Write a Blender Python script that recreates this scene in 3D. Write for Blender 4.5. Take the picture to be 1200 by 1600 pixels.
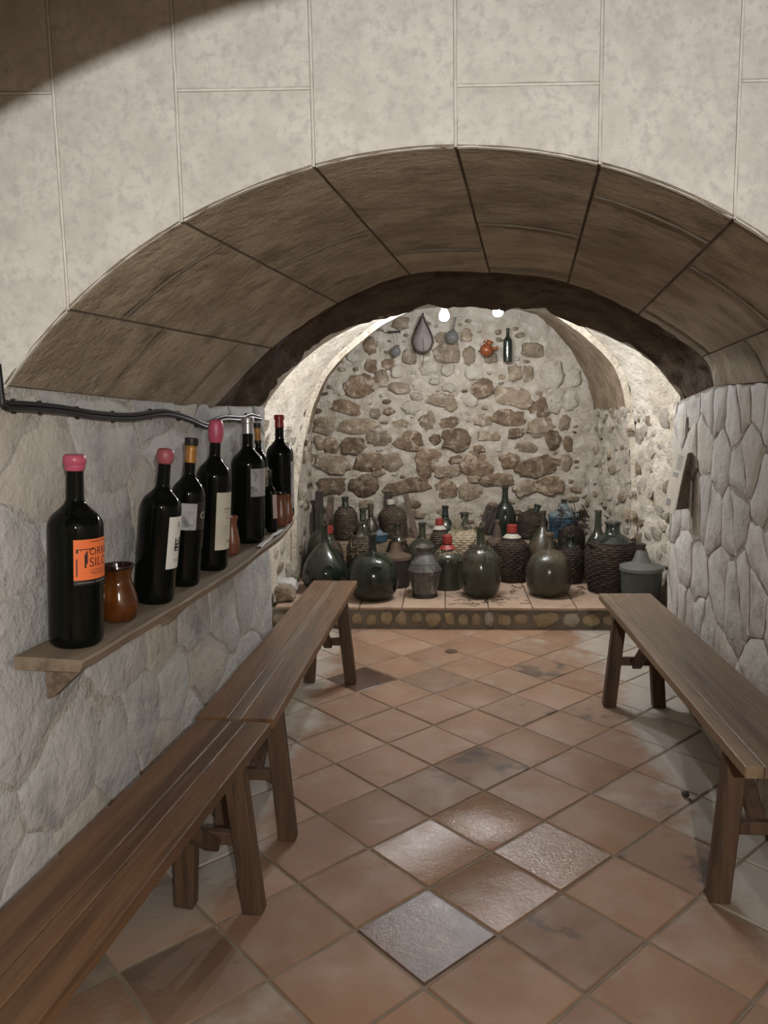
import bpy, bmesh, math, random
from mathutils import Vector, Matrix, noise

for o in list(bpy.data.objects):
    bpy.data.objects.remove(o)
S = bpy.context.scene
COL = S.collection
PI = math.pi
R = random.Random(7)

# ------------------------------------------------------------------ camera
TILE = .31
FPX, PITCH, ROLL = 1186.4, .1327, -.01717
EYE = 5.0848 * TILE
YAW = PI / 4 - .70306
FW0 = Vector((-math.sin(YAW), math.cos(YAW), 0))
RT = Vector((math.cos(YAW), math.sin(YAW), 0))
UP0 = Vector((0, 0, 1))
FW = FW0 * math.cos(PITCH) - UP0 * math.sin(PITCH)
UP = UP0 * math.cos(PITCH) + FW0 * math.sin(PITCH)
CAM = Vector((0, 0, EYE))
cx = RT * math.cos(ROLL) + UP * math.sin(ROLL)
cy = UP * math.cos(ROLL) - RT * math.sin(ROLL)
cam = bpy.data.cameras.new('camera')
cam_o = bpy.data.objects.new('camera', cam)
COL.objects.link(cam_o)
M = Matrix((cx, cy, -FW)).transposed().to_4x4()
M.translation = CAM
cam_o.matrix_world = M
cam.sensor_fit = 'VERTICAL'
cam.sensor_height = 36
cam.sensor_width = 27
cam.lens = FPX / 1600 * 36
cam.clip_start = .02
S.camera = cam_o

# ------------------------------------------------------------------ light and exposure
W = bpy.data.worlds.new('world')
S.world = W
W.use_nodes = True
W.node_tree.nodes['Background'].inputs[0].default_value = (.9, .85, .8, 1)
W.node_tree.nodes['Background'].inputs[1].default_value = .02
S.view_settings.view_transform = 'Standard'
S.view_settings.look = 'None'
S.view_settings.gamma = 1
S.view_settings.use_curve_mapping = False
S.view_settings.exposure = 0
S.cycles.use_denoising = True
S.cycles.max_bounces = 8
S.cycles.diffuse_bounces = 5
S.cycles.caustics_reflective = False
S.cycles.caustics_refractive = False
S.cycles.sample_clamp_indirect = 4


def point_light(name, loc, power, color, radius):
    l = bpy.data.lights.new(name, 'POINT')
    l.energy = power
    l.color = color
    l.shadow_soft_size = radius
    o = bpy.data.objects.new(name, l)
    o.location = loc
    COL.objects.link(o)
    return o


FRONT_LAMP = Vector((.32, -.55, 1.80))
FRONT_POWER = 172
BULB = 1150
point_light('front_room_light', FRONT_LAMP, FRONT_POWER, (1, .975, .935), .03)


# ------------------------------------------------------------------ pixel of the photograph -> point of the room
def ray(x, y):
    du, dv = x - 600, y - 800
    c, s = math.cos(ROLL), math.sin(ROLL)
    u, v = c * du + s * dv, -s * du + c * dv
    return (FW * FPX + RT * u - UP * v).normalized()


def on_z(x, y, z=0):
    d = ray(x, y)
    return CAM + d * ((z - EYE) / d.z)


def on_y(x, y, Y):
    d = ray(x, y)
    return CAM + d * (Y / d.y)


def on_p(x, y, p0, n):
    d = ray(x, y)
    return CAM + d * ((Vector(p0) - CAM).dot(n) / d.dot(n))


# ------------------------------------------------------------------ materials
def nodes_of(name):
    m = bpy.data.materials.new(name)
    m.use_nodes = True
    nt = m.node_tree
    return m, nt, nt.nodes['Principled BSDF']


def N(nt, t, **kw):
    n = nt.nodes.new(t)
    for k, v in kw.items():
        if isinstance(v, (int, float, tuple)) and k in n.inputs:
            n.inputs[k].default_value = v
        else:
            setattr(n, k, v)
    return n


def rgb(c):
    return (c[0], c[1], c[2], 1)


def mixc(nt, fac, a, b, mode='MIX'):
    n = nt.nodes.new('ShaderNodeMix')
    n.data_type = 'RGBA'
    n.blend_type = mode
    for k, v in ((0, fac), (6, a), (7, b)):
        if hasattr(v, 'is_output'):
            nt.links.new(v, n.inputs[k])
        else:
            n.inputs[k].default_value = rgb(v) if k > 5 else v
    return n.outputs[2]


def ramp(nt, src, p0, p1):
    n = nt.nodes.new('ShaderNodeMapRange')
    n.interpolation_type = 'SMOOTHSTEP'
    n.inputs[1].default_value = p0
    n.inputs[2].default_value = p1
    nt.links.new(src, n.inputs[0])
    return n.outputs[0]


def surf(name, c1, c2, scale=6, rough=.8, bump=.3, bscale=60, stretch=(1, 1, 1), c3=None, s3=14, t3=(.55, .7),
         rand=0, rr=0, spec=.4, world=False, dist=.01, bump2=0, b2scale=9, metal=0, trans=0, detail=6):
    """noise of two colours, optional third colour in blotches, per-object brightness change, fine relief"""
    m, nt, b = nodes_of(name)
    L = nt.links.new
    if world:
        src = N(nt, 'ShaderNodeNewGeometry').outputs['Position']
    else:
        src = N(nt, 'ShaderNodeTexCoord').outputs['Object']
    oi = N(nt, 'ShaderNodeObjectInfo')
    mp = N(nt, 'ShaderNodeMapping')
    L(src, mp.inputs[0])
    mp.inputs['Scale'].default_value = stretch
    if not world:
        mul = N(nt, 'ShaderNodeVectorMath', operation='SCALE')
        mul.inputs[0].default_value = (37, 91, 53)
        L(oi.outputs['Random'], mul.inputs['Scale'])
        L(mul.outputs[0], mp.inputs['Location'])

    def nz(sc, det=detail, ro=.6):
        n = N(nt, 'ShaderNodeTexNoise')
        n.inputs['Scale'].default_value = sc
        n.inputs['Detail'].default_value = det
        n.inputs['Roughness'].default_value = ro
        L(mp.outputs[0], n.inputs['Vector'])
        return n.outputs[0]
    col = mixc(nt, ramp(nt, nz(scale), .35, .65), c1, c2)
    if c3:
        col = mixc(nt, ramp(nt, nz(s3, 4, .65), *t3), col, c3)
    if rand:
        mr = N(nt, 'ShaderNodeMapRange')
        mr.inputs[3].default_value = 1 - rand
        mr.inputs[4].default_value = 1 + rand
        L(oi.outputs['Random'], mr.inputs[0])
        hs = N(nt, 'ShaderNodeHueSaturation')
        L(mr.outputs[0], hs.inputs['Value'])
        L(col, hs.inputs['Color'])
        col = hs.outputs[0]
    L(col, b.inputs['Base Color'])
    b.inputs['Roughness'].default_value = rough
    if rr:
        mr = N(nt, 'ShaderNodeMapRange')
        mr.inputs[3].default_value = rough - rr
        mr.inputs[4].default_value = rough + rr
        L(ramp(nt, nz(scale * 2.3), .35, .65), mr.inputs[0])
        L(mr.outputs[0], b.inputs['Roughness'])
    b.inputs['Specular IOR Level'].default_value = spec
    b.inputs['Metallic'].default_value = metal
    b.inputs['Transmission Weight'].default_value = trans
    if bump:
        bn = N(nt, 'ShaderNodeBump')
        bn.inputs['Strength'].default_value = bump
        bn.inputs['Distance'].default_value = dist
        L(nz(bscale, 8, .65), bn.inputs['Height'])
        last = bn
        if bump2:
            b2 = N(nt, 'ShaderNodeBump')
            b2.inputs['Strength'].default_value = bump2
            b2.inputs['Distance'].default_value = dist * 3
            L(nz(b2scale, 5, .6), b2.inputs['Height'])
            L(b2.outputs[0], bn.inputs['Normal'])
        L(last.outputs[0], b.inputs['Normal'])
    return m


def flat(name, c, rough=.5, metal=0, spec=.5, trans=0, coat=0, ior=1.5):
    m, nt, b = nodes_of(name)
    b.inputs['Base Color'].default_value = rgb(c)
    b.inputs['Roughness'].default_value = rough
    b.inputs['Metallic'].default_value = metal
    b.inputs['Specular IOR Level'].default_value = spec
    b.inputs['Transmission Weight'].default_value = trans
    b.inputs['Coat Weight'].default_value = coat
    b.inputs['IOR'].default_value = ior
    return m


def emit(name, c, s):
    m, nt, b = nodes_of(name)
    b.inputs['Emission Color'].default_value = rgb(c)
    b.inputs['Emission Strength'].default_value = s
    return m


ashlar = surf('pale_ashlar', (.70, .68, .63), (.60, .58, .535), 9, .9, .35, 70, c3=(.53, .515, .49), s3=44, t3=(.42, .72),
              world=True, dist=.006, spec=.2)
ashlar_joint = surf('shaded_ashlar_mortar', (.36, .33, .28), (.27, .25, .21), 9, .95, .3, 60, world=True, spec=.2)  # mortar darkened in its colour to stand in for shade in the joint grooves
vault_st = surf('tooled_vault_stone', (.42, .35, .26), (.29, .235, .165), 4, .92, 1, 42, stretch=(1, 1.5, 1.5), c3=(.19, .15, .105), s3=5,
                t3=(.50, .75), world=True, dist=.012, bump2=.8, b2scale=16, spec=.2, rand=.08)
vault_joint = surf('vault_joint', (.15, .12, .09), (.11, .09, .07), 9, .95, .3, 60, world=True, spec=.2)
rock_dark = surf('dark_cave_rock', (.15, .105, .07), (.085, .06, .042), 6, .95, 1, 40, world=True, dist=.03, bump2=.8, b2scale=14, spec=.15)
plaster = surf('rough_white_plaster', (.74, .68, .58), (.60, .53, .43), 3, .95, .8, 45, c3=(.44, .34, .23), s3=5, t3=(.58, .76), world=True,
               dist=.02, bump2=.7, b2scale=12, spec=.15)
rib_st = surf('brown_rib_stone', (.30, .23, .16), (.20, .15, .10), 5, .95, .8, 45, world=True, dist=.02, bump2=.6, b2scale=13, spec=.15)
mortar = surf('pale_wall_mortar', (.49, .44, .37), (.36, .315, .255), 8, .95, 1, 50, c3=(.58, .54, .48), s3=11, t3=(.5, .7), world=True, dist=.015,
              bump2=.6, b2scale=14, spec=.15)
flag_l = surf('grey_flagstone', (.50, .49, .475), (.43, .425, .415), 6, .85, .55, 40, c3=(.33, .33, .33), s3=5, t3=(.52, .7), rand=.08, dist=.012,
              bump2=.5, b2scale=14, spec=.25)
flag_tan = surf('tan_flagstone', (.49, .46, .41), (.44, .41, .365), 6, .85, .55, 40, c3=(.34, .30, .25), s3=5, t3=(.52, .7), rand=.08, dist=.012,
                bump2=.5, b2scale=14, spec=.25)
mort_l = surf('pale_flag_mortar', (.53, .505, .465), (.46, .435, .40), 9, .95, .8, 50, world=True, dist=.015, bump2=.7, b2scale=20, spec=.15)
flag_r = surf('white_flagstone', (.54, .52, .49), (.47, .45, .42), 6, .85, .5, 40, c3=(.37, .34, .31), s3=6, t3=(.54, .7), rand=.10, dist=.012,
              bump2=.5, b2scale=14, spec=.25)
mort_r = surf('dull_flag_mortar', (.40, .36, .315), (.33, .295, .255), 9, .95, .8, 50, world=True, dist=.015, bump2=.7, b2scale=20, spec=.15)
st_brown = surf('brown_fieldstone', (.25, .18, .12), (.13, .09, .06), 11, .9, 1, 45, c3=(.38, .31, .235), s3=13, t3=(.5, .66), rand=.25, dist=.02,
                bump2=.7, b2scale=18, spec=.2)
st_tan = surf('tan_fieldstone', (.35, .28, .205), (.22, .17, .12), 11, .9, 1, 45, c3=(.46, .40, .32), s3=13, t3=(.5, .66), rand=.2, dist=.02,
              bump2=.7, b2scale=18, spec=.2)
st_pale = surf('pale_fieldstone', (.52, .48, .41), (.42, .375, .31), 9, .9, .9, 45, c3=(.33, .27, .2), s3=12, t3=(.55, .7), rand=.12, dist=.02,
               bump2=.7, b2scale=18, spec=.2)
st_step = surf('yellow_tan_fieldstone', (.44, .355, .235), (.36, .285, .185), 9, .9, .8, 45, c3=(.30, .24, .165), s3=10, t3=(.55, .7), rand=.12, dist=.02,
               bump2=.5, b2scale=18, spec=.2)
step_mortar = surf('grey_step_mortar', (.22, .19, .155), (.17, .145, .115), 9, .95, .7, 50, world=True, spec=.15)
grout = surf('floor_grout', (.26, .21, .16), (.20, .16, .12), 12, .9, .4, 60, world=True, spec=.2)
tile_m = surf('terracotta_tile', (.30, .178, .112), (.25, .143, .087), 3.2, .60, .5, 45, c3=(.30, .215, .155), s3=4.5, t3=(.48, .75), rand=.10,
              rr=.08, spec=.5, dist=.004, bump2=.12, b2scale=14)
tile_seal = surf('sealed_terracotta_tile', (.275, .165, .105), (.225, .130, .080), 3.2, .20, .55, 70, c3=(.30, .215, .155), s3=4.5, t3=(.48, .75), rand=.06,
                 rr=.08, spec=.5, dist=.004, bump2=.25, b2scale=20)
tile_dark = surf('dark_terracotta_tile', (.12, .068, .048), (.085, .052, .04), 4, .17, .5, 60, c3=(.17, .10, .07), s3=6, t3=(.55, .7), rand=.08,
                 rr=.06, spec=.35, dist=.004, bump2=.12, b2scale=14)
tile_dusty = surf('dusty_terracotta_tile', (.27, .175, .12), (.23, .14, .09), 3, .65, .4, 45, c3=(.33, .27, .215), s3=3.5, t3=(.45, .65), rand=.1,
                  rr=.1, spec=.4, dist=.004, bump2=.12, b2scale=14)
tile_stain = surf('stained_terracotta_tile', (.265, .165, .108), (.22, .135, .085), 3.2, .6, .5, 45, c3=(.10, .068, .05), s3=4, t3=(.52, .66), rand=.08,
                  rr=.08, spec=.5, dist=.004)
ledge_tile = surf('pale_terracotta_tile', (.40, .29, .215), (.33, .23, .165), 4, .6, .25, 45, c3=(.27, .2, .15), s3=7, t3=(.55, .72), rand=.1,
                  spec=.35, dist=.004)


def limed(m, lime=(.40, .37, .33)):
    """lime dust trodden along both walls: a pale film with a ragged edge over the tile colour"""
    nt = m.node_tree
    b = nt.nodes['Principled BSDF']
    old = b.inputs['Base Color'].links[0].from_socket
    g = N(nt, 'ShaderNodeNewGeometry')
    sp = N(nt, 'ShaderNodeSeparateXYZ')
    nt.links.new(g.outputs['Position'], sp.inputs[0])
    nz_ = N(nt, 'ShaderNodeTexNoise')
    nz_.inputs['Scale'].default_value = 4.5
    nz_.inputs['Detail'].default_value = 7
    nz_.inputs['Roughness'].default_value = .65
    nt.links.new(g.outputs['Position'], nz_.inputs['Vector'])

    def mth(op, a, c):
        n = N(nt, 'ShaderNodeMath', operation=op)
        for k, v in ((0, a), (1, c)):
            if hasattr(v, 'is_output'):
                nt.links.new(v, n.inputs[k])
            else:
                n.inputs[k].default_value = v
        return n.outputs[0]
    d = mth('ABSOLUTE', mth('SUBTRACT', sp.outputs[0], .10), 0)
    d = mth('ADD', d, mth('MULTIPLY', mth('SUBTRACT', nz_.outputs[0], .5), .55))
    f = ramp(nt, d, .74, .92)
    f = mth('MULTIPLY', f, ramp(nt, sp.outputs[1], 1.7, 2.5))
    f = mth('MULTIPLY', f, .9)
    nt.links.new(mixc(nt, f, old, lime), b.inputs['Base Color'])


for m_ in (tile_m, tile_dusty, tile_stain):
    limed(m_)


def wood(name, a, b_, c, rough=.42, grain=(14, .8, 14), rand=.08, spec=.45):
    return surf(name, a, b_, 2.2, rough, .35, 9, stretch=grain, c3=c, s3=1.1, t3=(.5, .68), rand=rand, rr=.08, dist=.004, spec=spec)


bench_w = wood('bench_wood', (.150, .078, .038), (.105, .054, .026), (.075, .039, .020))
bench_gray = wood('bench_worn_wood', (.165, .11, .07), (.125, .083, .054), (.085, .055, .036), .48)
bench_pale = wood('bench_pale_wood', (.23, .16, .10), (.175, .12, .074), (.12, .08, .05), .48)
leg_w = wood('bench_leg_wood', (.10, .058, .033), (.07, .04, .024), (.05, .03, .018), .6, (20, 20, 1.2))
shelf_w = wood('shelf_wood', (.22, .17, .12), (.165, .125, .088), (.11, .08, .055), .75)
old_w = wood('old_board_wood', (.12, .085, .06), (.075, .052, .036), (.04, .028, .02), .85, (20, 20, 1.5))
dark_w = wood('black_board_wood', (.045, .034, .027), (.03, .023, .018), (.02, .015, .012), .85, (20, 20, 1.5))

black_glass = flat('black_wine_glass', (.003, .004, .003), .06, spec=.22)
green_glass = surf('dusty_green_glass', (.014, .021, .013), (.009, .014, .010), 5, .12, 0, c3=(.04, .04, .028), s3=4, t3=(.5, .8), spec=.5, trans=.15, rr=.06)
gray_glass = surf('dusty_gray_green_glass', (.05, .054, .037), (.032, .036, .025), 5, .16, 0, c3=(.085, .075, .052), s3=4, t3=(.5, .75), spec=.5, trans=.2, rr=.07)
brown_dust = surf('brown_dusted_glass', (.05, .044, .029), (.032, .032, .021), 5, .25, 0, c3=(.09, .068, .043), s3=3.5, t3=(.45, .7), spec=.5, trans=.15, rr=.1)
clear_glass = flat('clear_glass', (.75, .78, .77), .05, trans=.9, spec=.5)
wicker_d = surf('dark_wicker', (.040, .026, .017), (.020, .014, .010), 20, .75, .4, 120, c3=(.085, .058, .038), s3=30, t3=(.55, .7), spec=.3)
wicker_b = surf('brown_wicker', (.072, .050, .033), (.038, .027, .018), 20, .75, .4, 120, c3=(.15, .115, .08), s3=30, t3=(.55, .7), spec=.3)
wicker_p = surf('pale_wicker', (.36, .30, .21), (.24, .19, .125), 20, .7, .4, 120, spec=.3)
red_pl = flat('red_plastic', (.22, .022, .015), .5)
pale_pl = flat('pale_plastic', (.42, .38, .32), .5)
gray_pl = surf('gray_green_plastic', (.045, .05, .045), (.035, .04, .036), 6, .55, .1, 60, spec=.4)
gray_pl2 = surf('gray_plastic', (.11, .115, .105), (.085, .09, .085), 6, .5, .1, 60, spec=.4)
blue_pl = surf('dusty_blue_plastic', (.035, .085, .13), (.025, .06, .095), 6, .55, .1, 60, spec=.4)
bluegray_pl = surf('pale_blue_plastic', (.15, .19, .21), (.11, .14, .16), 6, .55, .1, 60, spec=.4)
black_pl = surf('black_brown_plastic', (.022, .017, .014), (.03, .023, .018), 6, .6, .2, 60, spec=.4)
rust = surf('rusty_lid', (.095, .062, .043), (.06, .042, .03), 8, .7, .3, 60, spec=.3)
zinc = surf('streaked_zinc', (.12, .115, .105), (.065, .063, .058), 9, .5, .3, 40, stretch=(3, 3, .8), c3=(.30, .295, .28), s3=8, t3=(.55, .7), metal=.25, spec=.5, rr=.1)
cable_m = flat('black_cable', (.012, .012, .013), .3)
amber = surf('amber_glaze', (.115, .034, .006), (.045, .014, .003), 7, .10, 0, c3=(.19, .065, .012), s3=5, t3=(.5, .75), spec=.6)
dark_glaze = flat('dark_glaze', (.02, .010, .006), .1)
clay = surf('brown_clay', (.17, .062, .030), (.12, .045, .022), 8, .35, .05, 60, spec=.5)
orange_clay = surf('orange_clay', (.24, .07, .024), (.18, .05, .018), 8, .3, .05, 60, spec=.5)
pink_wax = surf('pink_wax', (.46, .085, .15), (.40, .07, .12), 20, .35, .15, 80, spec=.5)
dull_wax = surf('dull_pink_wax', (.36, .09, .115), (.29, .07, .09), 20, .4, .15, 80, spec=.5)
red_foil = flat('red_foil', (.24, .022, .025), .35)
silver_foil = flat('silver_foil', (.42, .41, .40), .35, metal=.7)
black_foil = flat('black_foil', (.012, .011, .01), .4)
gold_foil = surf('gold_foil', (.42, .20, .045), (.30, .13, .03), 60, .4, .1, 90, spec=.5, metal=.2)
lab_orange = surf('orange_paper', (.80, .19, .055), (.74, .165, .05), 6, .6, 0, spec=.3)
lab_white = surf('white_paper', (.66, .65, .62), (.60, .59, .56), 8, .7, 0, spec=.3)
lab_cream = surf('cream_paper', (.55, .53, .43), (.47, .45, .36), 8, .7, 0, c3=(.38, .36, .29), s3=6, t3=(.6, .75), spec=.3)
lab_gray = surf('stained_grey_paper', (.38, .38, .38), (.28, .28, .28), 14, .7, 0, c3=(.15, .15, .15), s3=20, t3=(.58, .7), spec=.3)
lab_pink = surf('pale_pink_paper', (.46, .36, .36), (.38, .30, .30), 10, .7, 0, spec=.3)
lab_olive = surf('olive_paper', (.30, .27, .18), (.24, .21, .14), 10, .7, 0, spec=.3)
ink = flat('black_ink', (.012, .008, .008), .6)
ink_maroon = flat('maroon_ink', (.07, .012, .012), .6)
ink_gray = flat('grey_ink', (.23, .22, .20), .6)
ink_white = flat('white_ink', (.6, .6, .58), .6)
paper_m = surf('aged_notice_paper', (.58, .53, .45), (.50, .45, .38), 8, .8, .1, 40, spec=.2)
leather = surf('wineskin_leather', (.21, .175, .165), (.15, .125, .12), 8, .7, .4, 40, spec=.3)
leather_d = surf('dark_leather_edge', (.05, .035, .03), (.035, .026, .022), 8, .7, .3, 40, spec=.3)
smoky_glass = flat('smoky_glass', (.30, .30, .29), .06, trans=.6, spec=.5)
dark_green = surf('green_black_bottle_glass', (.018, .026, .020), (.012, .018, .014), 8, .1, 0, spec=.6)
iron = surf('dark_iron', (.035, .03, .027), (.022, .02, .018), 12, .6, .2, 60, metal=.6)
twig_m = surf('dry_twig', (.035, .024, .017), (.022, .016, .011), 20, .9, .2, 60, spec=.2)
bulb_m = emit('lit_bulb', (.93, .96, 1), BULB)
lamp_m = flat('lamp_shell', (.25, .25, .25), .4, metal=.5)


# ------------------------------------------------------------------ mesh helpers
class MB:
    def __init__(s):
        s.v, s.f = [], []

    def add(s, vs, fs):
        b = len(s.v)
        s.v += [Vector(v) for v in vs]
        s.f += [[i + b for i in f] for f in fs]
        return s

    def box(s, c, d, rot=None, bev=0):
        x, y, z = d[0] / 2, d[1] / 2, d[2] / 2
        if bev:
            bm = bmesh.new()
            bmesh.ops.create_cube(bm, size=1)
            for v in bm.verts:
                v.co = Vector((v.co.x * d[0], v.co.y * d[1], v.co.z * d[2]))
            bmesh.ops.bevel(bm, geom=bm.edges[:], offset=bev, segments=1, affect='EDGES', profile=.5)
            bm.verts.index_update()
            vs = [v.co.copy() for v in bm.verts]
            fs = [[v.index for v in f.verts] for f in bm.faces]
            bm.free()
        else:
            vs = [Vector((i * x, j * y, k * z)) for i in (-1, 1) for j in (-1, 1) for k in (-1, 1)]
            fs = [(0, 1, 3, 2), (4, 6, 7, 5), (0, 4, 5, 1), (2, 3, 7, 6), (0, 2, 6, 4), (1, 5, 7, 3)]
        if rot is not None:
            vs = [rot @ v for v in vs]
        return s.add([v + Vector(c) for v in vs], fs)

    def beam(s, a, b, w, d, side=Vector((1, 0, 0)), bev=.004):
        a, b = Vector(a), Vector(b)
        z = (b - a).normalized()
        x = (side - z * side.dot(z)).normalized()
        y = z.cross(x)
        return s.box((a + b) / 2, (w, d, (b - a).length), Matrix((x, y, z)).transposed(), bev)

    def lathe(s, prof, seg=32, fn=None, origin=(0, 0, 0), rot=None):
        o = Vector(origin)
        vs, fs, rings = [], [], []
        for i, (r, z) in enumerate(prof):
            if r < 1e-5:
                rings.append([len(vs)])
                vs.append(Vector((0, 0, z)))
            else:
                rings.append(list(range(len(vs), len(vs) + seg)))
                for k in range(seg):
                    a = 2 * PI * k / seg
                    q = r + (fn(a, z, i) if fn else 0)
                    vs.append(Vector((q * math.cos(a), q * math.sin(a), z)))
        for A, B in zip(rings, rings[1:]):
            if len(A) == 1 and len(B) == 1:
                continue
            for k in range(seg):
                k2 = (k + 1) % seg
                if len(A) == 1:
                    fs.append((A[0], B[k2], B[k]))
                elif len(B) == 1:
                    fs.append((A[k], A[k2], B[0]))
                else:
                    fs.append((A[k], A[k2], B[k2], B[k]))
        if rot is not None:
            vs = [rot @ v for v in vs]
        return s.add([v + o for v in vs], fs)

    def tube(s, pts, r, seg=6, caps=True):
        pts = [Vector(p) for p in pts]
        n = len(pts)
        rad = r if isinstance(r, (list, tuple)) else [r] * n
        t0 = (pts[1] - pts[0]).normalized()
        up = Vector((0, 0, 1)) if abs(t0.z) < .9 else Vector((1, 0, 0))
        x = t0.cross(up).normalized()
        vs, fs = [], []
        for i in range(n):
            t = (pts[min(i + 1, n - 1)] - pts[max(i - 1, 0)])
            if t.length < 1e-9:
                t = t0
            t = t.normalized()
            x = (x - t * x.dot(t)).normalized()
            y = t.cross(x)
            for k in range(seg):
                a = 2 * PI * k / seg
                vs.append(pts[i] + (x * math.cos(a) + y * math.sin(a)) * rad[i])
        for i in range(n - 1):
            for k in range(seg):
                k2 = (k + 1) % seg
                fs.append((i * seg + k, i * seg + k2, (i + 1) * seg + k2, (i + 1) * seg + k))
        if caps:
            fs.append(tuple(range(seg))[::-1])
            fs.append(tuple((n - 1) * seg + k for k in range(seg)))
        return s.add(vs, fs)

    def build(s, name, mat, parent=None, smooth=True, center=False, sharp=35):
        me = bpy.data.meshes.new(name)
        off = Vector((0, 0, 0))
        if center:
            for v in s.v:
                off += v
            off /= len(s.v)
        me.from_pydata([v - off for v in s.v], [], s.f)
        bm = bmesh.new()
        bm.from_mesh(me)
        bmesh.ops.recalc_face_normals(bm, faces=bm.faces)
        if smooth:
            lim = math.radians(sharp)
            for f in bm.faces:
                f.smooth = True
            for e in bm.edges:
                if len(e.link_faces) == 2 and e.calc_face_angle(0) > lim:
                    e.smooth = False
        bm.to_mesh(me)
        bm.free()
        me.materials.append(mat)
        o = bpy.data.objects.new(name, me)
        COL.objects.link(o)
        o.location = off
        if parent:
            o.parent = parent
        return o


def tag(o, label=None, cat=None, group=None, kind=None):
    for k, v in (('label', label), ('category', cat), ('group', group), ('kind', kind)):
        if v:
            o[k] = v
    return o


def thing(name, label, cat, loc=(0, 0, 0), rot=(0, 0, 0), group=None):
    o = bpy.data.objects.new(name, None)
    o.empty_display_size = .05
    COL.objects.link(o)
    o.location = loc
    o.rotation_euler = rot
    return tag(o, label, cat, group)


def struct(name, mb, mat, **k):
    return tag(mb.build(name, mat, **k), kind='structure')


def smooth_prof(p, n=4):
    out = []
    for i in range(len(p) - 1):
        a, b = p[i], p[i + 1]
        z = p[max(i - 1, 0)]
        c = p[min(i + 2, len(p) - 1)]
        for k in range(n):
            t = k / n
            q = []
            for j in (0, 1):
                q.append(.5 * (2 * a[j] + (b[j] - z[j]) * t + (2 * z[j] - 5 * a[j] + 4 * b[j] - c[j]) * t * t + (3 * a[j] - z[j] - 3 * b[j] + c[j]) * t ** 3))
            out.append((max(q[0], 0), q[1]))
    out.append(p[-1])
    return out


def crom(pts, u):
    """Catmull-Rom through Vectors, u in 0..len-1"""
    i = min(int(u), len(pts) - 2)
    t = u - i
    a, b = pts[i], pts[i + 1]
    z = pts[i - 1] if i else a * 2 - b
    c = pts[i + 2] if i + 2 < len(pts) else b * 2 - a
    return .5 * ((2 * a) + (b - z) * t + (2 * z - 5 * a + 4 * b - c) * t * t + (3 * a - z - 3 * b + c) * t ** 3)


def nz3(p, s):
    return noise.noise(Vector(p) * s)


# ------------------------------------------------------------------ stones laid on a surface
def clip(poly, p, n):
    out = []
    for i in range(len(poly)):
        a, b = poly[i], poly[(i + 1) % len(poly)]
        da, db = (a - p).dot(n), (b - p).dot(n)
        if da <= 0:
            out.append(a)
        if da * db < 0:
            out.append(a + (b - a) * (da / (da - db)))
    return out


def voronoi(seeds, bound):
    cells = []
    for i, s in enumerate(seeds):
        poly = [Vector(p) for p in bound]
        for j, q in sorted(((j, q) for j, q in enumerate(seeds) if j != i), key=lambda t: (t[1] - s).length)[:22]:
            d = q - s
            poly = clip(poly, (s + q) / 2, d)
            if len(poly) < 3:
                break
        cells.append(poly)
    return cells


def poly_area(p):
    return abs(sum(p[i].x * p[(i + 1) % len(p)].y - p[(i + 1) % len(p)].x * p[i].y for i in range(len(p)))) / 2


def roughen(poly, step, amp, seed, frequency=9):
    out = []
    for i in range(len(poly)):
        a, b = poly[i], poly[(i + 1) % len(poly)]
        n = max(1, round((b - a).length / step))
        for k in range(n):
            p = a + (b - a) * (k / n)
            d = amp if k else amp * .6
            out.append(p + Vector((noise.noise(Vector((p.x * frequency, p.y * frequency, seed))), noise.noise(Vector((p.x * frequency, p.y * frequency, seed + 9.3))))) * d)
    return out


def inset(poly, d):
    c = sum(poly, Vector((0, 0))) / len(poly)
    out = []
    for p in poly:
        v = p - c
        L = v.length
        out.append(c + v * max(.15, (L - d) / L) if L > 1e-6 else p)
    return out


def stone(name, poly, P, mat, parent, proud, depth=.02, bev=.012, tilt=0, bulge=0, seed=0):
    """outline poly (surface coordinates) -> one stone; P(u, v, d) lifts it off the surface"""
    c = sum(poly, Vector((0, 0))) / len(poly)
    tx, ty = R.uniform(-tilt, tilt), R.uniform(-tilt, tilt)

    def d(p, base):
        q = p - c
        return base + q.x * tx + q.y * ty + noise.noise(Vector((p.x * 16, p.y * 16, seed))) * proud * .35
    a, b, e = poly, inset(poly, bev), inset(poly, bev + .4 * max((p - c).length for p in poly))
    n = len(poly)
    mb = MB()
    vs = [P(p.x, p.y, -depth) for p in a]
    vs += [P(p.x, p.y, d(p, proud * .45)) for p in a]
    vs += [P(p.x, p.y, d(p, proud)) for p in b]
    vs += [P(p.x, p.y, d(p, proud + bulge)) for p in e]
    vs.append(P(c.x, c.y, d(c, proud + bulge)))
    fs = []
    for r in range(3):
        for k in range(n):
            k2 = (k + 1) % n
            fs.append((r * n + k, r * n + k2, (r + 1) * n + k2, (r + 1) * n + k))
    for k in range(n):
        fs.append((3 * n + k, 3 * n + (k + 1) % n, 4 * n))
    mb.add(vs, fs)
    return mb.build(name, mat, parent, center=True, sharp=50)


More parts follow.
